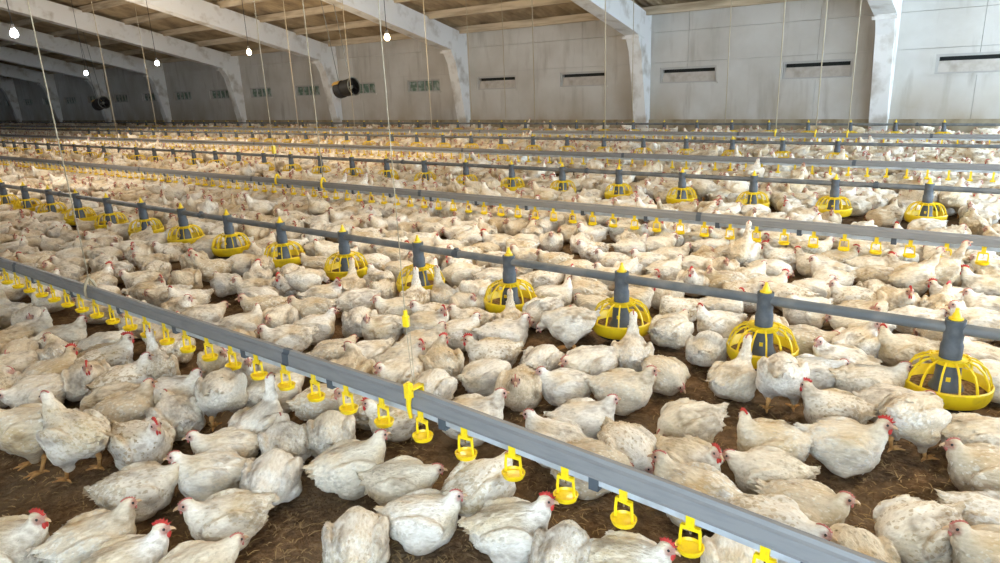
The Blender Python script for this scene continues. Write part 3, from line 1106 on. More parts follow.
def make_bird(pose, seed, h):
    """returns {part: (verts, faces)} and the plumage colours of the body"""
    p = POSES[pose]
    rg = np.random.default_rng(seed)
    lift, pitch = p.get('lift', 0.0), p.get('pitch', 0.0)
    cp, sp = math.cos(pitch), math.sin(pitch)

    def T(q):
        x, y, z = q
        z -= 0.09
        return np.array([x * cp - z * sp, y, x * sp + z * cp + 0.09 + lift])
    Rb = np.array([[cp, 0, -sp], [0, 1, 0], [sp, 0, cp]])
    wide = 1.0 + rg.uniform(-0.04, 0.04)
    n1, hd = [np.array([q[0] * 0.70, q[1] * 0.85, lift + (q[2] - lift) * 0.87]) for q in p['neck']]
    hs = 0.88
    H = rot_zy(p['yaw'], p['hp'])
    thin = p.get('thin', False)
    neck_r = (0.043, 0.026, 0.0180) if thin else (0.050, 0.033, 0.0195)
    sh = T((0.066, 0, 0.106))
    fluff = seed * 1.7
    standing = lift > 0

    def core(P):
        Q = P
        d = sd_ell(Q, T((-0.005, 0, 0.088)), (0.112, 0.098 * wide, 0.086), Rb)
        d = smin(d, sd_ell(Q, T((0.050, 0, 0.086)), (0.072, 0.088 * wide, 0.084), Rb), 0.04)
        d = smin(d, sd_ell(Q, T((-0.070, 0, 0.100)), (0.065, 0.074, 0.066), Rb), 0.04)
        d = smin(d, sd_cone(Q, T((-0.105, 0, 0.115)), T((-0.160, 0, 0.143)), 0.036, 0.010), 0.035)
        for s in (-1, 1):
            d = smin(d, sd_ell(Q, T((-0.005, s * 0.066, 0.047)), (0.062, 0.046, 0.046), Rb), 0.025)
            W = Rb @ rot_zy(s * 0.16, -0.05)
            d = smin(d, sd_ell(Q, T((-0.008, s * 0.086 * wide, 0.110)), (0.096, 0.024, 0.055), W), 0.010)
            d = smin(d, sd_cone(Q, T((-0.060, s * 0.068, 0.118)), T((-0.135, s * 0.030, 0.128)), 0.026, 0.009), 0.012)
            if standing:
                d = smin(d, sd_cone(Q, T((-0.010, s * 0.056, 0.045)), np.array([0.0, s * 0.055, lift - 0.030]), 0.044, 0.017), 0.03)
        d = smin(d, sd_cone(Q, sh, n1, neck_r[0], neck_r[1]), 0.04)
        d = smin(d, sd_cone(Q, n1, hd - H @ [0.006, 0, 0.002], neck_r[1], neck_r[2]), 0.022)
        d = smin(d, sd_ell(Q, hd, (0.0285 * hs, 0.0235 * hs, 0.0255 * hs), H), 0.010)
        d = smin(d, sd_cone(Q, hd + H @ [0.010, 0, -0.003], hd + H @ [0.0265, 0, -0.005], 0.0150, 0.0085), 0.010)
        return d

    def fn(P):
        d = core(P)
        hdist = np.linalg.norm(P - hd, axis=1)
        am = np.clip((hdist - 0.035) / 0.08, 0, 1)
        L = (P - T((0, 0, 0))) @ Rb
        n = hash_noise(L * [16, 26, 26] + fluff, 1) - 0.5
        n2 = hash_noise(L * [34, 62, 62] + fluff, 2) - 0.5
        return d + am * (0.011 * n + 0.0075 * n2)
    lo = np.array([-0.20, -0.145, -0.02])
    hi = np.array([0.25, 0.145, 0.44 if standing or thin else 0.27])
    v, f = surface_nets(fn, lo, hi, h)
    for _ in range(2):
        v = v - grad(fn, v) * fn(v)[:, None] * 0.8
    if not standing:
        v[:, 2] = np.where(v[:, 2] < 0.004, 0.004 + (v[:, 2] - 0.004) * 0.15, v[:, 2])
    N = grad(fn, v)

    def tint(Q):
        L = (Q - T((0, 0, 0))) @ Rb
        white = np.array([0.88, 0.85, 0.785])
        cream = np.array([0.74, 0.63, 0.45])
        dirt = np.array([0.28, 0.215, 0.15])
        a = np.clip((hash_noise(L * [9, 12, 12] + fluff, 5) - 0.42) * 2.3, 0, 0.85)
        fine = hash_noise(L * [45, 70, 70] + fluff, 6)
        a = np.clip(a * (0.6 + 0.8 * fine), 0, 1)
        c = white * (1 - a[:, None]) + cream * a[:, None]
        b = np.clip((hash_noise(L * [13, 17, 17] + fluff, 7) - 0.55) * 3.4, 0, 0.65) * np.clip(fine * 1.6 - 0.2, 0, 1)
        low = np.clip((0.075 - L[:, 2]) / 0.06, 0, 1) * np.clip(hash_noise(L * [14, 14, 14] + fluff, 8) * 1.5 - 0.15, 0, 1) * 0.8
        b = np.maximum(b, low)
        c = c * (1 - b[:, None]) + dirt * b[:, None]
        # bare pink face round the eye and throat
        loc = (Q - hd) @ H / hs
        fd = np.sqrt(((loc[:, 0] - 0.022) / 1.25) ** 2 + ((np.abs(loc[:, 1]) - 0.012) / 1.2) ** 2 + ((loc[:, 2] + 0.001) / 1.0) ** 2)
        k = np.clip((0.0245 - fd) / 0.0090, 0, 1) * (0.55 + 0.45 * hash_noise(loc * 260 + fluff, 9))
        c = c * (1 - k[:, None]) + np.array([0.43, 0.185, 0.155]) * k[:, None]
        return np.c_[np.clip(c, 0, 1), np.ones(len(c))]
    out = {'body': (v, f, tint(v))}
    # plumage: overlapping feather tips, pointing back along the body and down
    def feathers(count, size):
        L = (v - T((0, 0, 0))) @ Rb
        hdist = np.linalg.norm(v - hd, axis=1)
        ok = (hdist > 0.060) & (L[:, 2] > 0.030)
        wgt = ok * (1.0 + 1.6 * ((L[:, 0] < -0.02) & (L[:, 2] > 0.08)))
        pick = rg.choice(len(v), count, p=wgt / wgt.sum())
        fv, ff, fn_ = [], [], []
        for i in pick:
            n = N[i]
            flow = Rb @ np.array([-1.0, 0.0, -0.30 + rg.normal() * 0.28])
            flow = flow + rg.normal(size=3) * 0.16
            t = flow - n * (flow @ n)
            ln = np.linalg.norm(t)
            if ln < 0.25:
                continue
            t /= ln
            s = np.cross(n, t)
            back = np.clip(-L[i, 0] / 0.18, 0, 1)
            l = size * rg.uniform(0.7, 1.2) * (1 + 0.5 * back)
            w = l * rg.uniform(0.26, 0.36)
            b = v[i] - n * 0.003 - t * l * 0.35
            lift_ = rg.uniform(0.0010, 0.0042) + (0.006 if rg.random() < 0.06 else 0)
            k = len(fv)
            fv += [b, b + t * l * 0.6 + s * w + n * 0.0010, b + t * l * 0.6 + n * 0.0042, b + t * l * 0.6 - s * w + n * 0.0010, b + t * l + n * lift_]
            ff += [(k, k + 2, k + 1), (k, k + 3, k + 2), (k + 1, k + 2, k + 4), (k + 2, k + 3, k + 4)]
            jit = rg.normal(size=3) * 0.16
            fn_ += [n + jit, n + s * 0.5 + jit, n + jit, n - s * 0.5 + jit, n + t * 0.6 + jit]
        # the short tail: a fan of stiff feathers
        for q in range(9):
            a = (q - 4) / 4.0
            b = T((-0.118, a * 0.020, 0.128 - abs(a) * 0.012))
            t = Rb @ np.array([-1.0, a * 0.55, 0.42 - 0.25 * abs(a) + rg.normal() * 0.06])
            t /= np.linalg.norm(t)
            s = np.cross([0, 0, 1.0], t)
            s /= np.linalg.norm(s)
            n = np.cross(t, s)
            fn_ += [n + s * q for q in (0, .3, 0, -.3, 0)]
            l, w = 0.058 * rg.uniform(0.8, 1.1), 0.014
            k = len(fv)
            fv += [b, b + t * l * 0.6 + s * w, b + t * l * 0.6 + n * 0.004, b + t * l * 0.6 - s * w, b + t * l]
            ff += [(k, k + 2, k + 1), (k, k + 3, k + 2), (k + 1, k + 2, k + 4), (k + 2, k + 3, k + 4)]
        fv = np.array(fv)
        fv[:, 2] = np.maximum(fv[:, 2], 0.006)
        fn_ = np.array(fn_)
        tn = tint(fv)
        tn[:, :3] *= np.repeat(rg.uniform(0.86, 1.05, len(fv) // 5), 5)[:, None]
        return fv, ff, tn, fn_ / np.linalg.norm(fn_, axis=1)[:, None]
    out['plumage'] = feathers(520, 0.027) if h < 0.009 else feathers(110, 0.040)
    nu, nv = (10, 6) if h < 0.009 else (6, 4)
    # comb: serrated blade along the crown
    cs = p['comb'] * 0.024 + 0.003
    base = [(0.026, 0.012), (0.016, 0.021), (0.0, 0.0235), (-0.016, 0.021)]
    tips = [(0.030, 0.45), (0.021, 0.85), (0.012, 1.0), (0.002, 0.95), (-0.010, 0.8), (-0.022, 0.5)]
    out_line = [(0.027, 0.010)]
    for i, (x, t) in enumerate(tips):
        zb = 0.012 + 0.012 * (1 - ((x - 0.0) / 0.03) ** 2)
        out_line.append((x * (1 + 0.25 * p['comb']), zb + cs * 0.62 * t))
        if i < len(tips) - 1:
            xm = (x + tips[i + 1][0]) / 2
            out_line.append((xm, zb + cs * 0.34 * t))
    out_line += [(-0.020, 0.012), (0.0, 0.016)]
    cv = []
    for s in (-1, 1):
        cv += [hd + H @ (np.array([x, s * (0.0035 if i not in (0,) else 0.002), z]) * hs) for i, (x, z) in enumerate(out_line)]
    n = len(out_line)
    cf = [tuple(range(n)), tuple(range(2 * n - 1, n - 1, -1))] + [(i, i + n, (i + 1) % n + n, (i + 1) % n) for i in range(n)]
    out['comb'] = (np.array(cv), cf)
    ws = 0.55 + 0.55 * p['comb']
    for s, nm in ((-1, 'wattle_a'), (1, 'wattle_b')):
        mb = MB().ball((0, 0, 0), (0.0065 * ws, 0.004 * ws, 0.0125 * ws), nu, nv)
        out[nm] = (np.array([hd + H @ ((np.array(q) + [0.026, s * 0.006, -0.019 - 0.006 * ws]) * hs) for q in mb.v]), mb.f)
    mb = MB().tube([(0.030, 0, -0.003), (0.040, 0, -0.0045), (0.048, 0, -0.008), (0.053, 0, -0.0135)], [0.0082, 0.0068, 0.0045, 0.0012], 8 if h < .009 else 5)
    out['beak'] = (np.array([hd + H @ (q * hs) for q in np.array([tuple(q) for q in mb.v])]), mb.f)
    for s, nm in ((-1, 'eye_a'), (1, 'eye_b')):
        mb = MB().ball((0, 0, 0), (0.0056, 0.0036, 0.0056), nu, nv)
        out[nm] = (np.array([hd + H @ ((np.array(q) + [0.0145, s * 0.0205, 0.0055]) * hs) for q in mb.v]), mb.f)
    if p.get('legs'):
        for s, nm in ((-1, 'leg_a'), (1, 'leg_b')):
            st = 0.022 * s * (1 if rg.random() < 0.5 else -1)
            hock = (-0.012 + st, s * 0.055, lift - 0.030)
            ank = (0.010 + st, s * 0.058, 0.014)
            k = 7 if h < .009 else 4
            mb = MB().tube([(0.0, s * 0.055, lift + 0.01), hock, ((hock[0] + ank[0]) / 2, s * 0.057, (hock[2] + ank[2]) / 2), ank], [0.013, 0.0115, 0.0078, 0.0095], k)
            for a, L in ((0, 0.066), (0.55, 0.056), (-0.55, 0.056), (math.pi, 0.028)):
                c, sn = math.cos(a), math.sin(a)
                mb.tube([ank, (ank[0] + c * L * 0.5, ank[1] + sn * L * 0.5, 0.013), (ank[0] + c * L, ank[1] + sn * L, 0.006)], [0.0085, 0.0062, 0.003], k)
            out[nm] = (np.array([tuple(q) for q in mb.v]), mb.f)
    return out


def bird_mesh(name, v, f, material, tint=None, normals=None, smooth=True):
    me = bpy.data.meshes.new(name)
    me.from_pydata([tuple(q) for q in v], [], [tuple(int(i) for i in q) for q in f])
    me.update()
    if smooth:
        me.shade_smooth()
    if tint is not None:
        a = me.attributes.new('tint', 'FLOAT_COLOR', 'POINT')
        a.data.foreach_set('color', np.asarray(tint, np.float32).ravel())
    if normals is not None:
        me.normals_split_custom_set_from_vertices([tuple(q) for q in normals])
    me.materials.append(material)
    return me


PART_MAT = {'body': 'feather', 'plumage': 'feather', 'comb': 'comb', 'wattle_a': 'comb', 'wattle_b': 'comb', 'beak': 'beak', 'eye_a': 'eye', 'eye_b': 'eye', 'leg_a': 'leg', 'leg_b': 'leg'}
PART_NAME = {'wattle_a': 'wattle', 'wattle_b': 'wattle', 'eye_a': 'eye', 'eye_b': 'eye', 'leg_a': 'leg', 'leg_b': 'leg'}
FLAT = {'comb': (0.46, 0.09, 0.07), 'wattle_a': (0.50, 0.05, 0.04), 'wattle_b': (0.50, 0.05, 0.04), 'beak': (0.55, 0.36, 0.2), 'eye_a': (0.02, 0.02, 0.02), 'eye_b': (0.02, 0.02, 0.02),
        'leg_a': (0.62, 0.33, 0.11), 'leg_b': (0.62, 0.33, 0.11)}
FULL, SMALL = {}, {}
for i, ps in enumerate(POSES):
    FULL[ps] = []
    for var in range(2):
        parts = make_bird(ps, 11 + i * 2 + var, 0.0080)
        d = {}
        for k, t in parts.items():
            mk = PART_MAT[k]
            if mk == 'comb' and POSES[ps]['comb'] < 0.6:
                mk = 'comb_pale'
            d[k] = bird_mesh(PART_NAME.get(k, k), t[0], t[1], M[mk], t[2] if len(t) > 2 else None, t[3] if len(t) > 3 else None)
        FULL[ps].append(d)
    parts = make_bird(ps, 60 + i, 0.0140)
    V, Fc, Tn = [], [], []
    n = 0
    for k, t in parts.items():
        V.append(np.asarray(t[0]))
        Fc += [tuple(int(q) + n for q in fc) for fc in t[1]]
        Tn.append(t[2] if len(t) > 2 else np.tile([*FLAT[k], 1], (len(t[0]), 1)))
        n += len(t[0])
    SMALL[ps] = bird_mesh('broiler_chicken', np.concatenate(V), Fc, M['feather'], np.concatenate(Tn))

# birds read off the photograph: pixel of the body's centre, facing (0 right, 90 away, 180 left, 270 towards the viewer), pose[, label]
A, CK, LL, LR, LO, DZ, TK, RE, ST, SL, PK, DR = POSES.keys()
BIRDS = [
    (4, 547, 325, CK, 'red-combed chicken cut by the left edge, lowest left'), (92, 538, 0, A, 'white chicken sitting bottom left, head up facing right'),
    (126, 565, 355, CK, 'pink-combed chicken at the bottom edge, in front of the sitting white one'), (190, 569, 10, LO, 'ruffled white chicken at the bottom edge, half cut off'),
    (145, 484, 350, LO, 'plump white chicken facing right in the dense near-left group'), (228, 514, 176, A, 'white chicken facing left with bluish back, alone on bare litter'),
    (207, 468, 160, A, 'white chicken facing left behind the bluish-backed one'), (138, 441, 300, CK, 'round cream chicken with red face pulled into its body, near left'),
    (230, 447, 170, A, 'slim white chicken stretched left, below the empty litter patch'), (278, 463, 70, DZ, 'white chicken with hidden head beside the large right-facing one'),
    (352, 465, 12, A, 'large white chicken facing right, below the nearest drinker rail'), (357, 538, 80, DZ, 'cream chicken seen from behind with drooping wings, bottom centre left'),
    (425, 512, 350, A, 'big smooth white chicken facing right, bottom centre'), (476, 486, 40, LO, 'ragged white chicken under the drip cups, bottom centre'),
    (530, 508, 5, CK, 'soiled white cockerel with red comb under a yellow drip cup'), (568, 552, 75, DZ, 'buff chicken seen from behind at the bottom edge, centre'),
    (634, 547, 350, CK, 'white red-combed chicken under the rail at the bottom edge'), (399, 477, 350, LO, 'buff chicken with pinkish beak half hidden behind the large white one'),
    (742, 553, 100, DZ, 'chicken almost hidden beneath the near rail, bottom right'), (703, 492, 160, A, 'white chicken with ruffled back pressed against the near rail'),
    (678, 461, 320, CK, 'white chicken with bright red comb behind the near rail'), (770, 473, 184, LO, 'long cream chicken facing left with a dark wing seam'),
    (800, 505, 345, A, 'cream chicken facing right beside bare litter, lower right'), (763, 519, 340, LO, 'white chicken lying along the near rail, head low to the right'),
    (860, 556, 120, DZ, 'white rump at the bottom edge right of the near rail'), (929, 530, 232, DZ, 'round cream chicken with lowered head, bottom right'),
    (997, 556, 200, A, 'chicken with dark face in the bottom right corner'), (995, 521, 0, DZ, 'pale chicken at the right edge above the bottom corner'),
    (990, 469, 200, A, 'white chicken at the right edge facing left'), (840, 442, 6, CK, 'large white red-combed chicken facing right by the largest pan'),
    (776, 441, 195, LR, 'white chicken looking at the camera on open litter'), (690, 420, 212, DZ, 'cream chicken dozing with lowered head, centre right'),
    (625, 449, 300, DZ, 'chicken with face lowered in front of the dozing cream one'), (583, 418, 10, A, 'fluffy white chicken facing right, behind the near rail'),
    (560, 440, 152, A, 'pink-faced white chicken facing left, just behind the near rail'), (472, 416, 8, A, 'chicken with head up just above the near rail, centre'),
    (597, 455, 0, DZ, 'white back showing above the near rail, centre'), (522, 385, 262, A, 'white chicken sitting square to the camera, centre'),
    (572, 384, 188, A, 'white chicken with red face facing left, right of the square-on one'), (612, 386, 2, A, 'brown-chested chicken facing right, centre'),
    (664, 370, 300, DZ, 'round white chicken left of the third pan'), (542, 358, 60, DZ), (488, 374, 30, DZ, 'white chicken with a black-soiled tail, centre'),
    (492, 353, 188, CK, 'red-combed chicken facing left, above the black-soiled one'), (437, 363, 100, DZ), (430, 388, 60, DZ, 'cream chicken with an orange leg stretched out behind'),
    (733, 376, 60, RE, 'white chicken stretching its neck into the second pan from right'), (795, 372, 95, PK, 'standing chicken with its head in the second pan from right'),
    (707, 346, 80, DZ), (632, 352, 88, RE, 'ragged chicken reaching into the third pan from right'), (670, 328, 60, DZ), (718, 321, 200, DZ),
    # left, this side of the near rail
    (10, 288, 180, DZ), (33, 301, 272, A), (76, 313, 182, CK), (29, 331, 0, DZ), (5, 313, 180, A), (73, 334, 10, A), (120, 326, 200, DZ), (95, 347, 10, LO), (142, 345, 0, CK),
    (22, 354, 250, LO), (55, 354, 90, DZ), (166, 345, 60, RE), (3, 342, 180, A),
    (28, 423, 172, ST, 'cream chicken standing at the left edge on orange legs'), (76, 428, 120, ST, 'standing chicken seen from its fluffy rear, near left'),
    (122, 407, 15, A, 'white chicken with raised red-combed head above the round cream one'), (180, 414, 100, DZ), (163, 366, 88, RE), (120, 379, 20, A), (106, 363, 10, CK), (90, 379, 275, CK),
    (42, 379, 20, CK), (24, 359, 200, A), (56, 384, 200, LO), (12, 384, 90, DZ), (112, 394, 180, DZ), (198, 366, 280, A),
    (219, 386, 78, PK, 'grey-white chicken standing with lowered head over bare litter'), (272, 391, 20, DZ), (277, 420, 50, RE, 'white chicken stretching its neck up to the near rail'),
    (317, 402, 10, A), (322, 431, 80, DZ), (287, 444, 90, DZ), (250, 369, 272, A), (271, 367, 200, A), (360, 408, 200, A), (373, 419, 190, CK),
    # between the near rail and the near feed pipe, left to right
    (29, 242, 180, DZ), (13, 249, 0, DZ), (44, 257, 180, LO), (78, 246, 0, DZ), (71, 265, 170, A), (104, 264, 90, DZ), (131, 247, 180, LO), (141, 279, 185, A), (152, 261, 185, A),
    (186, 279, 250, DZ), (171, 250, 190, A), (169, 293, 185, LO), (189, 299, 190, DZ), (148, 290, 0, DZ),
    (253, 286, 180, A), (264, 307, 185, A), (312, 308, 185, A), (242, 325, 0, DZ), (289, 337, 185, A), (313, 327, 10, A), (360, 320, 82, DZ), (333, 351, 30, DZ), (305, 275, 20, PK),
    (349, 286, 72, RE), (275, 262, 80, DZ), (242, 262, 180, DZ), (213, 268, 180, DZ), (207, 248, 0, DZ), (235, 247, 200, DZ), (324, 295, 10, DZ), (382, 289, 250, TK), (395, 327, 200, DZ),
    (320, 247, 10, DZ), (371, 263, 0, DZ), (373, 354, 220, A), (400, 374, 220, A), (411, 351, 10, DZ),
    (415, 300, 82, RE), (441, 296, 108, RE), (475, 290, 230, TK), (433, 313, 185, A), (402, 307, 180, A), (471, 318, 170, A), (453, 334, 20, A), (504, 334, 5, A, 'white chicken facing right, centre, below the third pan from the coupler'),
    (511, 319, 90, RE), (570, 319, 170, PK, 'big ragged chicken standing with head in the fourth pan from right'), (413, 325, 0, DZ), (423, 348, 20, A), (462, 273, 180, DZ), (543, 280, 0, LO), (553, 296, 0, DZ),
    (597, 305, 150, DZ), (822, 341, 0, DZ), (889, 346, 200, DZ), (853, 343, 60, DZ), (832, 374, 20, DZ), (872, 379, 10, A), (830, 403, 180, CK, 'red-combed chicken facing left behind the large white one'), (884, 403, 20, DZ),
    (922, 410, 62, PK, 'white chicken feeding from the largest pan'), (972, 434, 30, CK, 'shaggy chicken with dark red face at the right, below the largest pan'), (975, 355, 180, DZ), (993, 376, 200, A),
    (680, 308, 200, DZ), (642, 284, 30, DZ), (722, 305, 20, DZ),
    # behind the near feed pipe
    (484, 249, 0, DZ), (449, 247, 180, DZ), (498, 242, 180, CK), (528, 256, 180, A), (554, 260, 190, A), (551, 240, 270, A), (577, 269, 0, DZ), (593, 249, 200, A),
    (613, 260, 180, A), (631, 247, 20, A), (649, 260, 180, A), (672, 255, 10, A), (665, 270, 30, A), (695, 265, 0, DZ), (696, 280, 262, CK), (726, 268, 280, A), (735, 284, 180, DZ), (758, 286, 20, CK),
    (744, 250, 80, DR), (782, 258, 180, CK), (762, 268, 0, DZ), (793, 291, 160, LO), (711, 247, 0, A),
    (831, 271, 180, A), (806, 290, 10, A), (871, 267, 10, A), (904, 272, 30, DR), (938, 267, 30, DR), (862, 250, 185, A), (838, 258, 10, CK), (813, 249, 10, A), (886, 290, 90, DZ), (855, 297, 180, A),
    (951, 296, 190, CK), (986, 287, 180, CK), (990, 307, 180, A), (862, 314, 20, DZ), (915, 317, 20, LO), (979, 322, 190, A), (991, 267, 200, A), (420, 240, 0, LO), (395, 236, 180, A), (366, 240, 180, DZ),
    (345, 226, 0, DZ), (318, 221, 20, A),
]


def scatter():
    """positions of every other bird: jittered rows over the floor, thinned for bare patches"""
    pts = []
    step = 0.228
    nx, ny = int((2.2 - (-72)) / step), int((Y_BACK - 0.5 + 0.2) / step)
    for j in range(ny):
        for i in range(nx):
            x = -72 + (i + 0.5 * (j % 2)) * step + random.uniform(-.06, .06)
            y = -0.2 + j * step + random.uniform(-.06, .06)
            if random.random() < 0.05:
                continue
            pts.append((x, y))
    return np.array(pts)


def place_birds():
    P, heading, pose, lab = [], [], [], []
    for b in BIRDS:
        stand = POSES[b[3]].get('lift', 0)
        q = at_z(b[0], b[1], 0.10 + stand)
        az = math.atan2(q[1], q[0])                    # direction of sight on the ground
        P.append(q[:2])
        heading.append(az - math.pi / 2 + math.radians(b[2]))
        pose.append(b[3] if len(b) > 4 or b[3] != DZ else random.choice([DZ, DZ, LO, LO, LL, LR, TK]))
        lab.append(b[4] if len(b) > 4 else None)
    P = np.array(P)
    heading = np.array(heading)
    P0 = P.copy()
    pans = np.array([f[:2] for f in FEEDERS])

    def push(P, heading, P0, lim, iters=60):
        for _ in range(iters):
            d = np.c_[np.cos(heading), np.sin(heading)]
            mv = np.zeros_like(P)
            for sa in (-0.045, 0.035):
                for sb in (-0.045, 0.035):
                    a, b = P + d * sa, P + d * sb
                    df = a[:, None] - b[None]
                    ds = np.linalg.norm(df, axis=2)
                    np.fill_diagonal(ds, 9)
                    ov = np.clip(0.168 - ds, 0, None)
                    mv += (df / np.maximum(ds, 1e-4)[..., None] * ov[..., None]).sum(1) * 0.22
                df = (P + d * sa)[:, None] - pans[None]
                ds = np.linalg.norm(df, axis=2)
                ov = np.clip(0.245 - ds, 0, None)
                mv += (df / np.maximum(ds, 1e-4)[..., None] * ov[..., None]).sum(1) * 0.4
            P = P + mv
            off = P - P0
            ln = np.linalg.norm(off, axis=1)
            k = np.minimum(1, lim / np.maximum(ln, 1e-6))
            P = P0 + off * k[:, None]
        return P
    P = push(P, heading, P0, 0.10)
    for i in range(len(P)):          # nobody's head or body through the near rail
        s = 1 if P[i, 1] > DRINK_Y[0] else -1
        head = P[i, 1] + 0.12 * math.sin(heading[i])
        near = min(s * (head - DRINK_Y[0]), s * (P[i, 1] - DRINK_Y[0]))
        if near < 0.075 and pose[i] not in (DZ, LO, TK):
            P[i, 1] += s * (0.075 - near)
    # birds filling the crowd between the ones read off singly; the bare patches of litter stay bare
    bare = [(75, 500, 85, 45), (215, 300, 24, 20), (275, 525, 55, 42), (240, 425, 26, 20), (445, 548, 60, 18), (905, 492, 75, 38), (745, 405, 62, 20), (650, 400, 38, 18),
            (592, 348, 22, 12), (700, 540, 40, 22), (930, 292, 30, 12), (556, 250, 26, 7), (820, 425, 14, 20), (385, 340, 22, 10), (470, 430, 30, 16), (20, 470, 40, 30), (640, 395, 22, 14), (880, 470, 30, 20)]
    fill = []
    for _ in range(6000):
        px, py = random.uniform(2, 998), random.uniform(226, 445)
        if any(((px - a) / c) ** 2 + ((py - b) / d) ** 2 < 1 for a, b, c, d in bare):
            continue
        q = at_z(px, py, 0.09)[:2]
        allp = np.concatenate([P] + ([np.array(fill)] if fill else []))
        if np.min(np.hypot(*(allp - q).T)) < 0.215 or np.min(np.hypot(*(pans - q).T)) < 0.25 or abs(q[1] - DRINK_Y[0]) < 0.13:
            continue
        fill.append(q)
    print('filled', len(fill))
    # the rest of the flock
    S = scatter()
    pr = project(np.c_[S, np.full(len(S), 0.10)])
    near_zone = (pr[:, 2] > 0.2) & (pr[:, 0] > -8 - 60 * (pr[:, 1] > 430)) & (pr[:, 0] < 1008 + 50 * (pr[:, 1] > 400)) & (pr[:, 1] > 236 - 12 * (pr[:, 0] < 420) + 4 * (pr[:, 0] > 480)) & (pr[:, 1] < 720)
    S = S[~near_zone]
    pr = pr[~near_zone]
    keep = (pr[:, 2] > 0.1) & (pr[:, 0] > -260) & (pr[:, 0] < 1250) & (pr[:, 1] < 900)
    S, pr = S[keep], pr[keep]
    d = np.sqrt(((S[:, None] - np.concatenate([P, np.array(fill)])[None]) ** 2).sum(2)).min(1)
    dp = np.sqrt(((S[:, None] - pans[None]) ** 2).sum(2)).min(1)
    dr = np.min([np.abs(S[:, 1] - y) for y in DRINK_Y], axis=0)
    ok = (d > 0.18) & (dp > 0.28) & (np.hypot(S[:, 0], S[:, 1]) > 0.55)
    S, pr = S[ok], pr[ok]
    # bare patches of litter between groups
    patch = hash_noise(np.c_[S * 0.95, np.zeros(len(S))], 21)
    ok = patch < 0.86
    S, pr = S[ok], pr[ok]
    n_fill = len(fill)
    S = np.concatenate([np.array(fill), S])
    pr = np.concatenate([project(np.c_[np.array(fill), np.full(n_fill, 0.10)]), pr])
    inview = (pr[:, 0] > 0) & (pr[:, 0] < 1000) & (pr[:, 1] < 563)
    order = np.argsort(np.where(inview, pr[:, 2], 1e6))
    n_more = 300 - len(P)
    kinds = [A] * 22 + [CK] * 11 + [LL] * 9 + [LR] * 10 + [LO] * 14 + [DZ] * 15 + [TK] * 5 + [RE] * 4 + [ST] * 4 + [SL] * 2 + [PK] * 3 + [DR] * 1
    far_pose = [random.choice(kinds) for _ in S]
    far_pose[:n_fill] = [random.choice([DZ, DZ, LO, LO, A, A, CK, TK, LL, LR]) for _ in fill]
    over = np.min([np.abs(S[:, 1] - y) for y in DRINK_Y + FEED_Y], axis=0)
    far_pose = [random.choice([LO, DZ, LL, LR]) if over[i] < 0.22 and k in (ST, SL, DR, PK, RE) else k for i, k in enumerate(far_pose)]
    far_head = RNG.uniform(0, 2 * math.pi, len(S))
    picked, rest = order[:n_more], order[n_more:]
    P = np.concatenate([P, S[picked]])
    heading = np.concatenate([heading, far_head[picked]])
    pose += [far_pose[i] for i in picked]
    lab += [None] * len(picked)
    return P, heading, pose, lab, S[rest], far_head[rest], [far_pose[i] for i in rest]


POSE_WORD = {A: 'sitting', CK: 'red-combed', LL: 'sitting', LR: 'sitting', LO: 'low-lying', DZ: 'dozing', TK: 'preening', RE: 'stretching', ST: 'standing', SL: 'standing', PK: 'feeding', DR: 'drinking'}


def facing_word(h, p):
    az = math.atan2(p[1], p[0])
    r = math.degrees(h - az + math.pi / 2) % 360
    return ['right-facing', 'away-facing', 'left-facing', 'camera-facing'][int(((r + 45) % 360) // 90)]


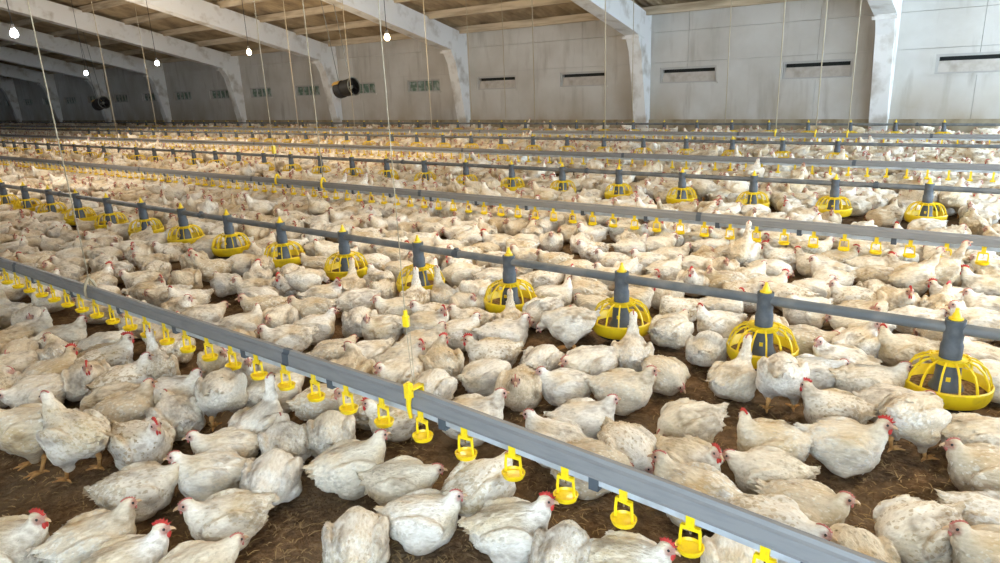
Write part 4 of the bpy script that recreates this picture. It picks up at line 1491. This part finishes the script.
def build_birds():
    P, heading, pose, lab, S, sh, sp = place_birds()
    pr = project(np.c_[P, np.full(len(P), 0.1)])
    rows = sorted([(DRINK_Y[0], 0), (FEED_Y[0], 1), (DRINK_Y[1], 2), (FEED_Y[1], 3), (DRINK_Y[2], 4)])
    ZONE = ['in front of the near rail', 'between near rail and near pipe', 'behind the near feed pipe', 'behind the second rail', 'behind the second feed pipe', 'behind the third rail']
    pans0 = sorted([(project((f[0], f[1], 0.1))[0][0], f[3]) for f in FEEDERS if f[2] == 0])
    cells = {}
    for i, p in enumerate(P):
        if lab[i]:
            continue
        z = sum(p[1] > r[0] for r in rows)
        k = min(pans0, key=lambda q: abs(q[0] - pr[i, 0]))[1]
        cells.setdefault((z, k, POSE_WORD[pose[i]], facing_word(heading[i], p)), []).append(i)
    for (z, k, w, fc), ids in cells.items():
        ids.sort(key=lambda i: pr[i, 0])
        for n, i in enumerate(ids):
            pan = 'by %s' % ('rightmost pan' if k == 0 else ordinal(k) + ' pan from right')
            t = '%s %s chicken %s, %s' % (w, fc, ZONE[z], pan)
            if len(ids) > 1:
                t += (', left one' if n == 0 else ', right one') if len(ids) == 2 else ', %s leftmost' % ordinal(n)
            lab[i] = t
    for i, p in enumerate(P):
        s = random.uniform(0.84, 0.96) if i < len(BIRDS) else random.uniform(0.86, 0.98)
        px_size = F_PX / pr[i, 2]
        if px_size > 110:
            r = empty('broiler_chicken', (p[0], p[1], 0), heading[i])
            r.scale = (s, s, s)
            for k, me in FULL[pose[i]][i % 2].items():
                link(PART_NAME.get(k, k), me, r)
        else:
            r = link('broiler_chicken', SMALL[pose[i]], None, (p[0], p[1], 0))
            r.rotation_euler = (0, 0, heading[i])
            r.scale = (s, s, s)
        tag(r, lab[i], 'chicken', 'white broiler chickens on the litter')
    # the countless birds beyond, scattered as instances by one object
    me = bpy.data.meshes.new('flock')
    me.from_pydata([(q[0], q[1], 0.0) for q in S], [], [])
    keys = list(POSES.keys())
    a = me.attributes.new('turn', 'FLOAT', 'POINT')
    a.data.foreach_set('value', np.asarray(sh, np.float32))
    a = me.attributes.new('which', 'INT', 'POINT')
    a.data.foreach_set('value', np.asarray([keys.index(k) for k in sp], np.int32))
    a = me.attributes.new('size', 'FLOAT', 'POINT')
    a.data.foreach_set('value', RNG.uniform(0.86, 1.0, len(S)).astype(np.float32))
    flock = link('chicken_flock', me)
    tag(flock, 'dense mass of white chickens filling the house towards the far wall', 'chickens', kind='stuff')
    protos = bpy.data.collections.new('flock_birds')
    for i, k in enumerate(keys):
        o = bpy.data.objects.new('flock_bird_%02d' % i, SMALL[k])
        protos.objects.link(o)
    ng = bpy.data.node_groups.new('flock_scatter', 'GeometryNodeTree')
    ng.interface.new_socket('Geometry', in_out='INPUT', socket_type='NodeSocketGeometry')
    ng.interface.new_socket('Geometry', in_out='OUTPUT', socket_type='NodeSocketGeometry')
    N = ng.nodes
    gi, go = N.new('NodeGroupInput'), N.new('NodeGroupOutput')
    iop = N.new('GeometryNodeInstanceOnPoints')
    ci = N.new('GeometryNodeCollectionInfo')
    ci.inputs['Collection'].default_value = protos
    ci.inputs['Separate Children'].default_value = True
    ci.inputs['Reset Children'].default_value = True

    def attr(name, t):
        n = N.new('GeometryNodeInputNamedAttribute')
        n.data_type = t
        n.inputs['Name'].default_value = name
        return n.outputs['Attribute']
    cx = N.new('ShaderNodeCombineXYZ')
    ng.links.new(attr('turn', 'FLOAT'), cx.inputs[2])
    e2r = N.new('FunctionNodeEulerToRotation')
    ng.links.new(cx.outputs[0], e2r.inputs[0])
    ng.links.new(gi.outputs[0], iop.inputs['Points'])
    ng.links.new(ci.outputs[0], iop.inputs['Instance'])
    iop.inputs['Pick Instance'].default_value = True
    ng.links.new(attr('which', 'INT'), iop.inputs['Instance Index'])
    ng.links.new(e2r.outputs[0], iop.inputs['Rotation'])
    ng.links.new(attr('size', 'FLOAT'), iop.inputs['Scale'])
    ng.links.new(iop.outputs[0], go.inputs[0])
    md = flock.modifiers.new('scatter', 'NODES')
    md.node_group = ng
    print('birds', len(P), 'listed', len(BIRDS), 'flock', len(S))


build_birds()
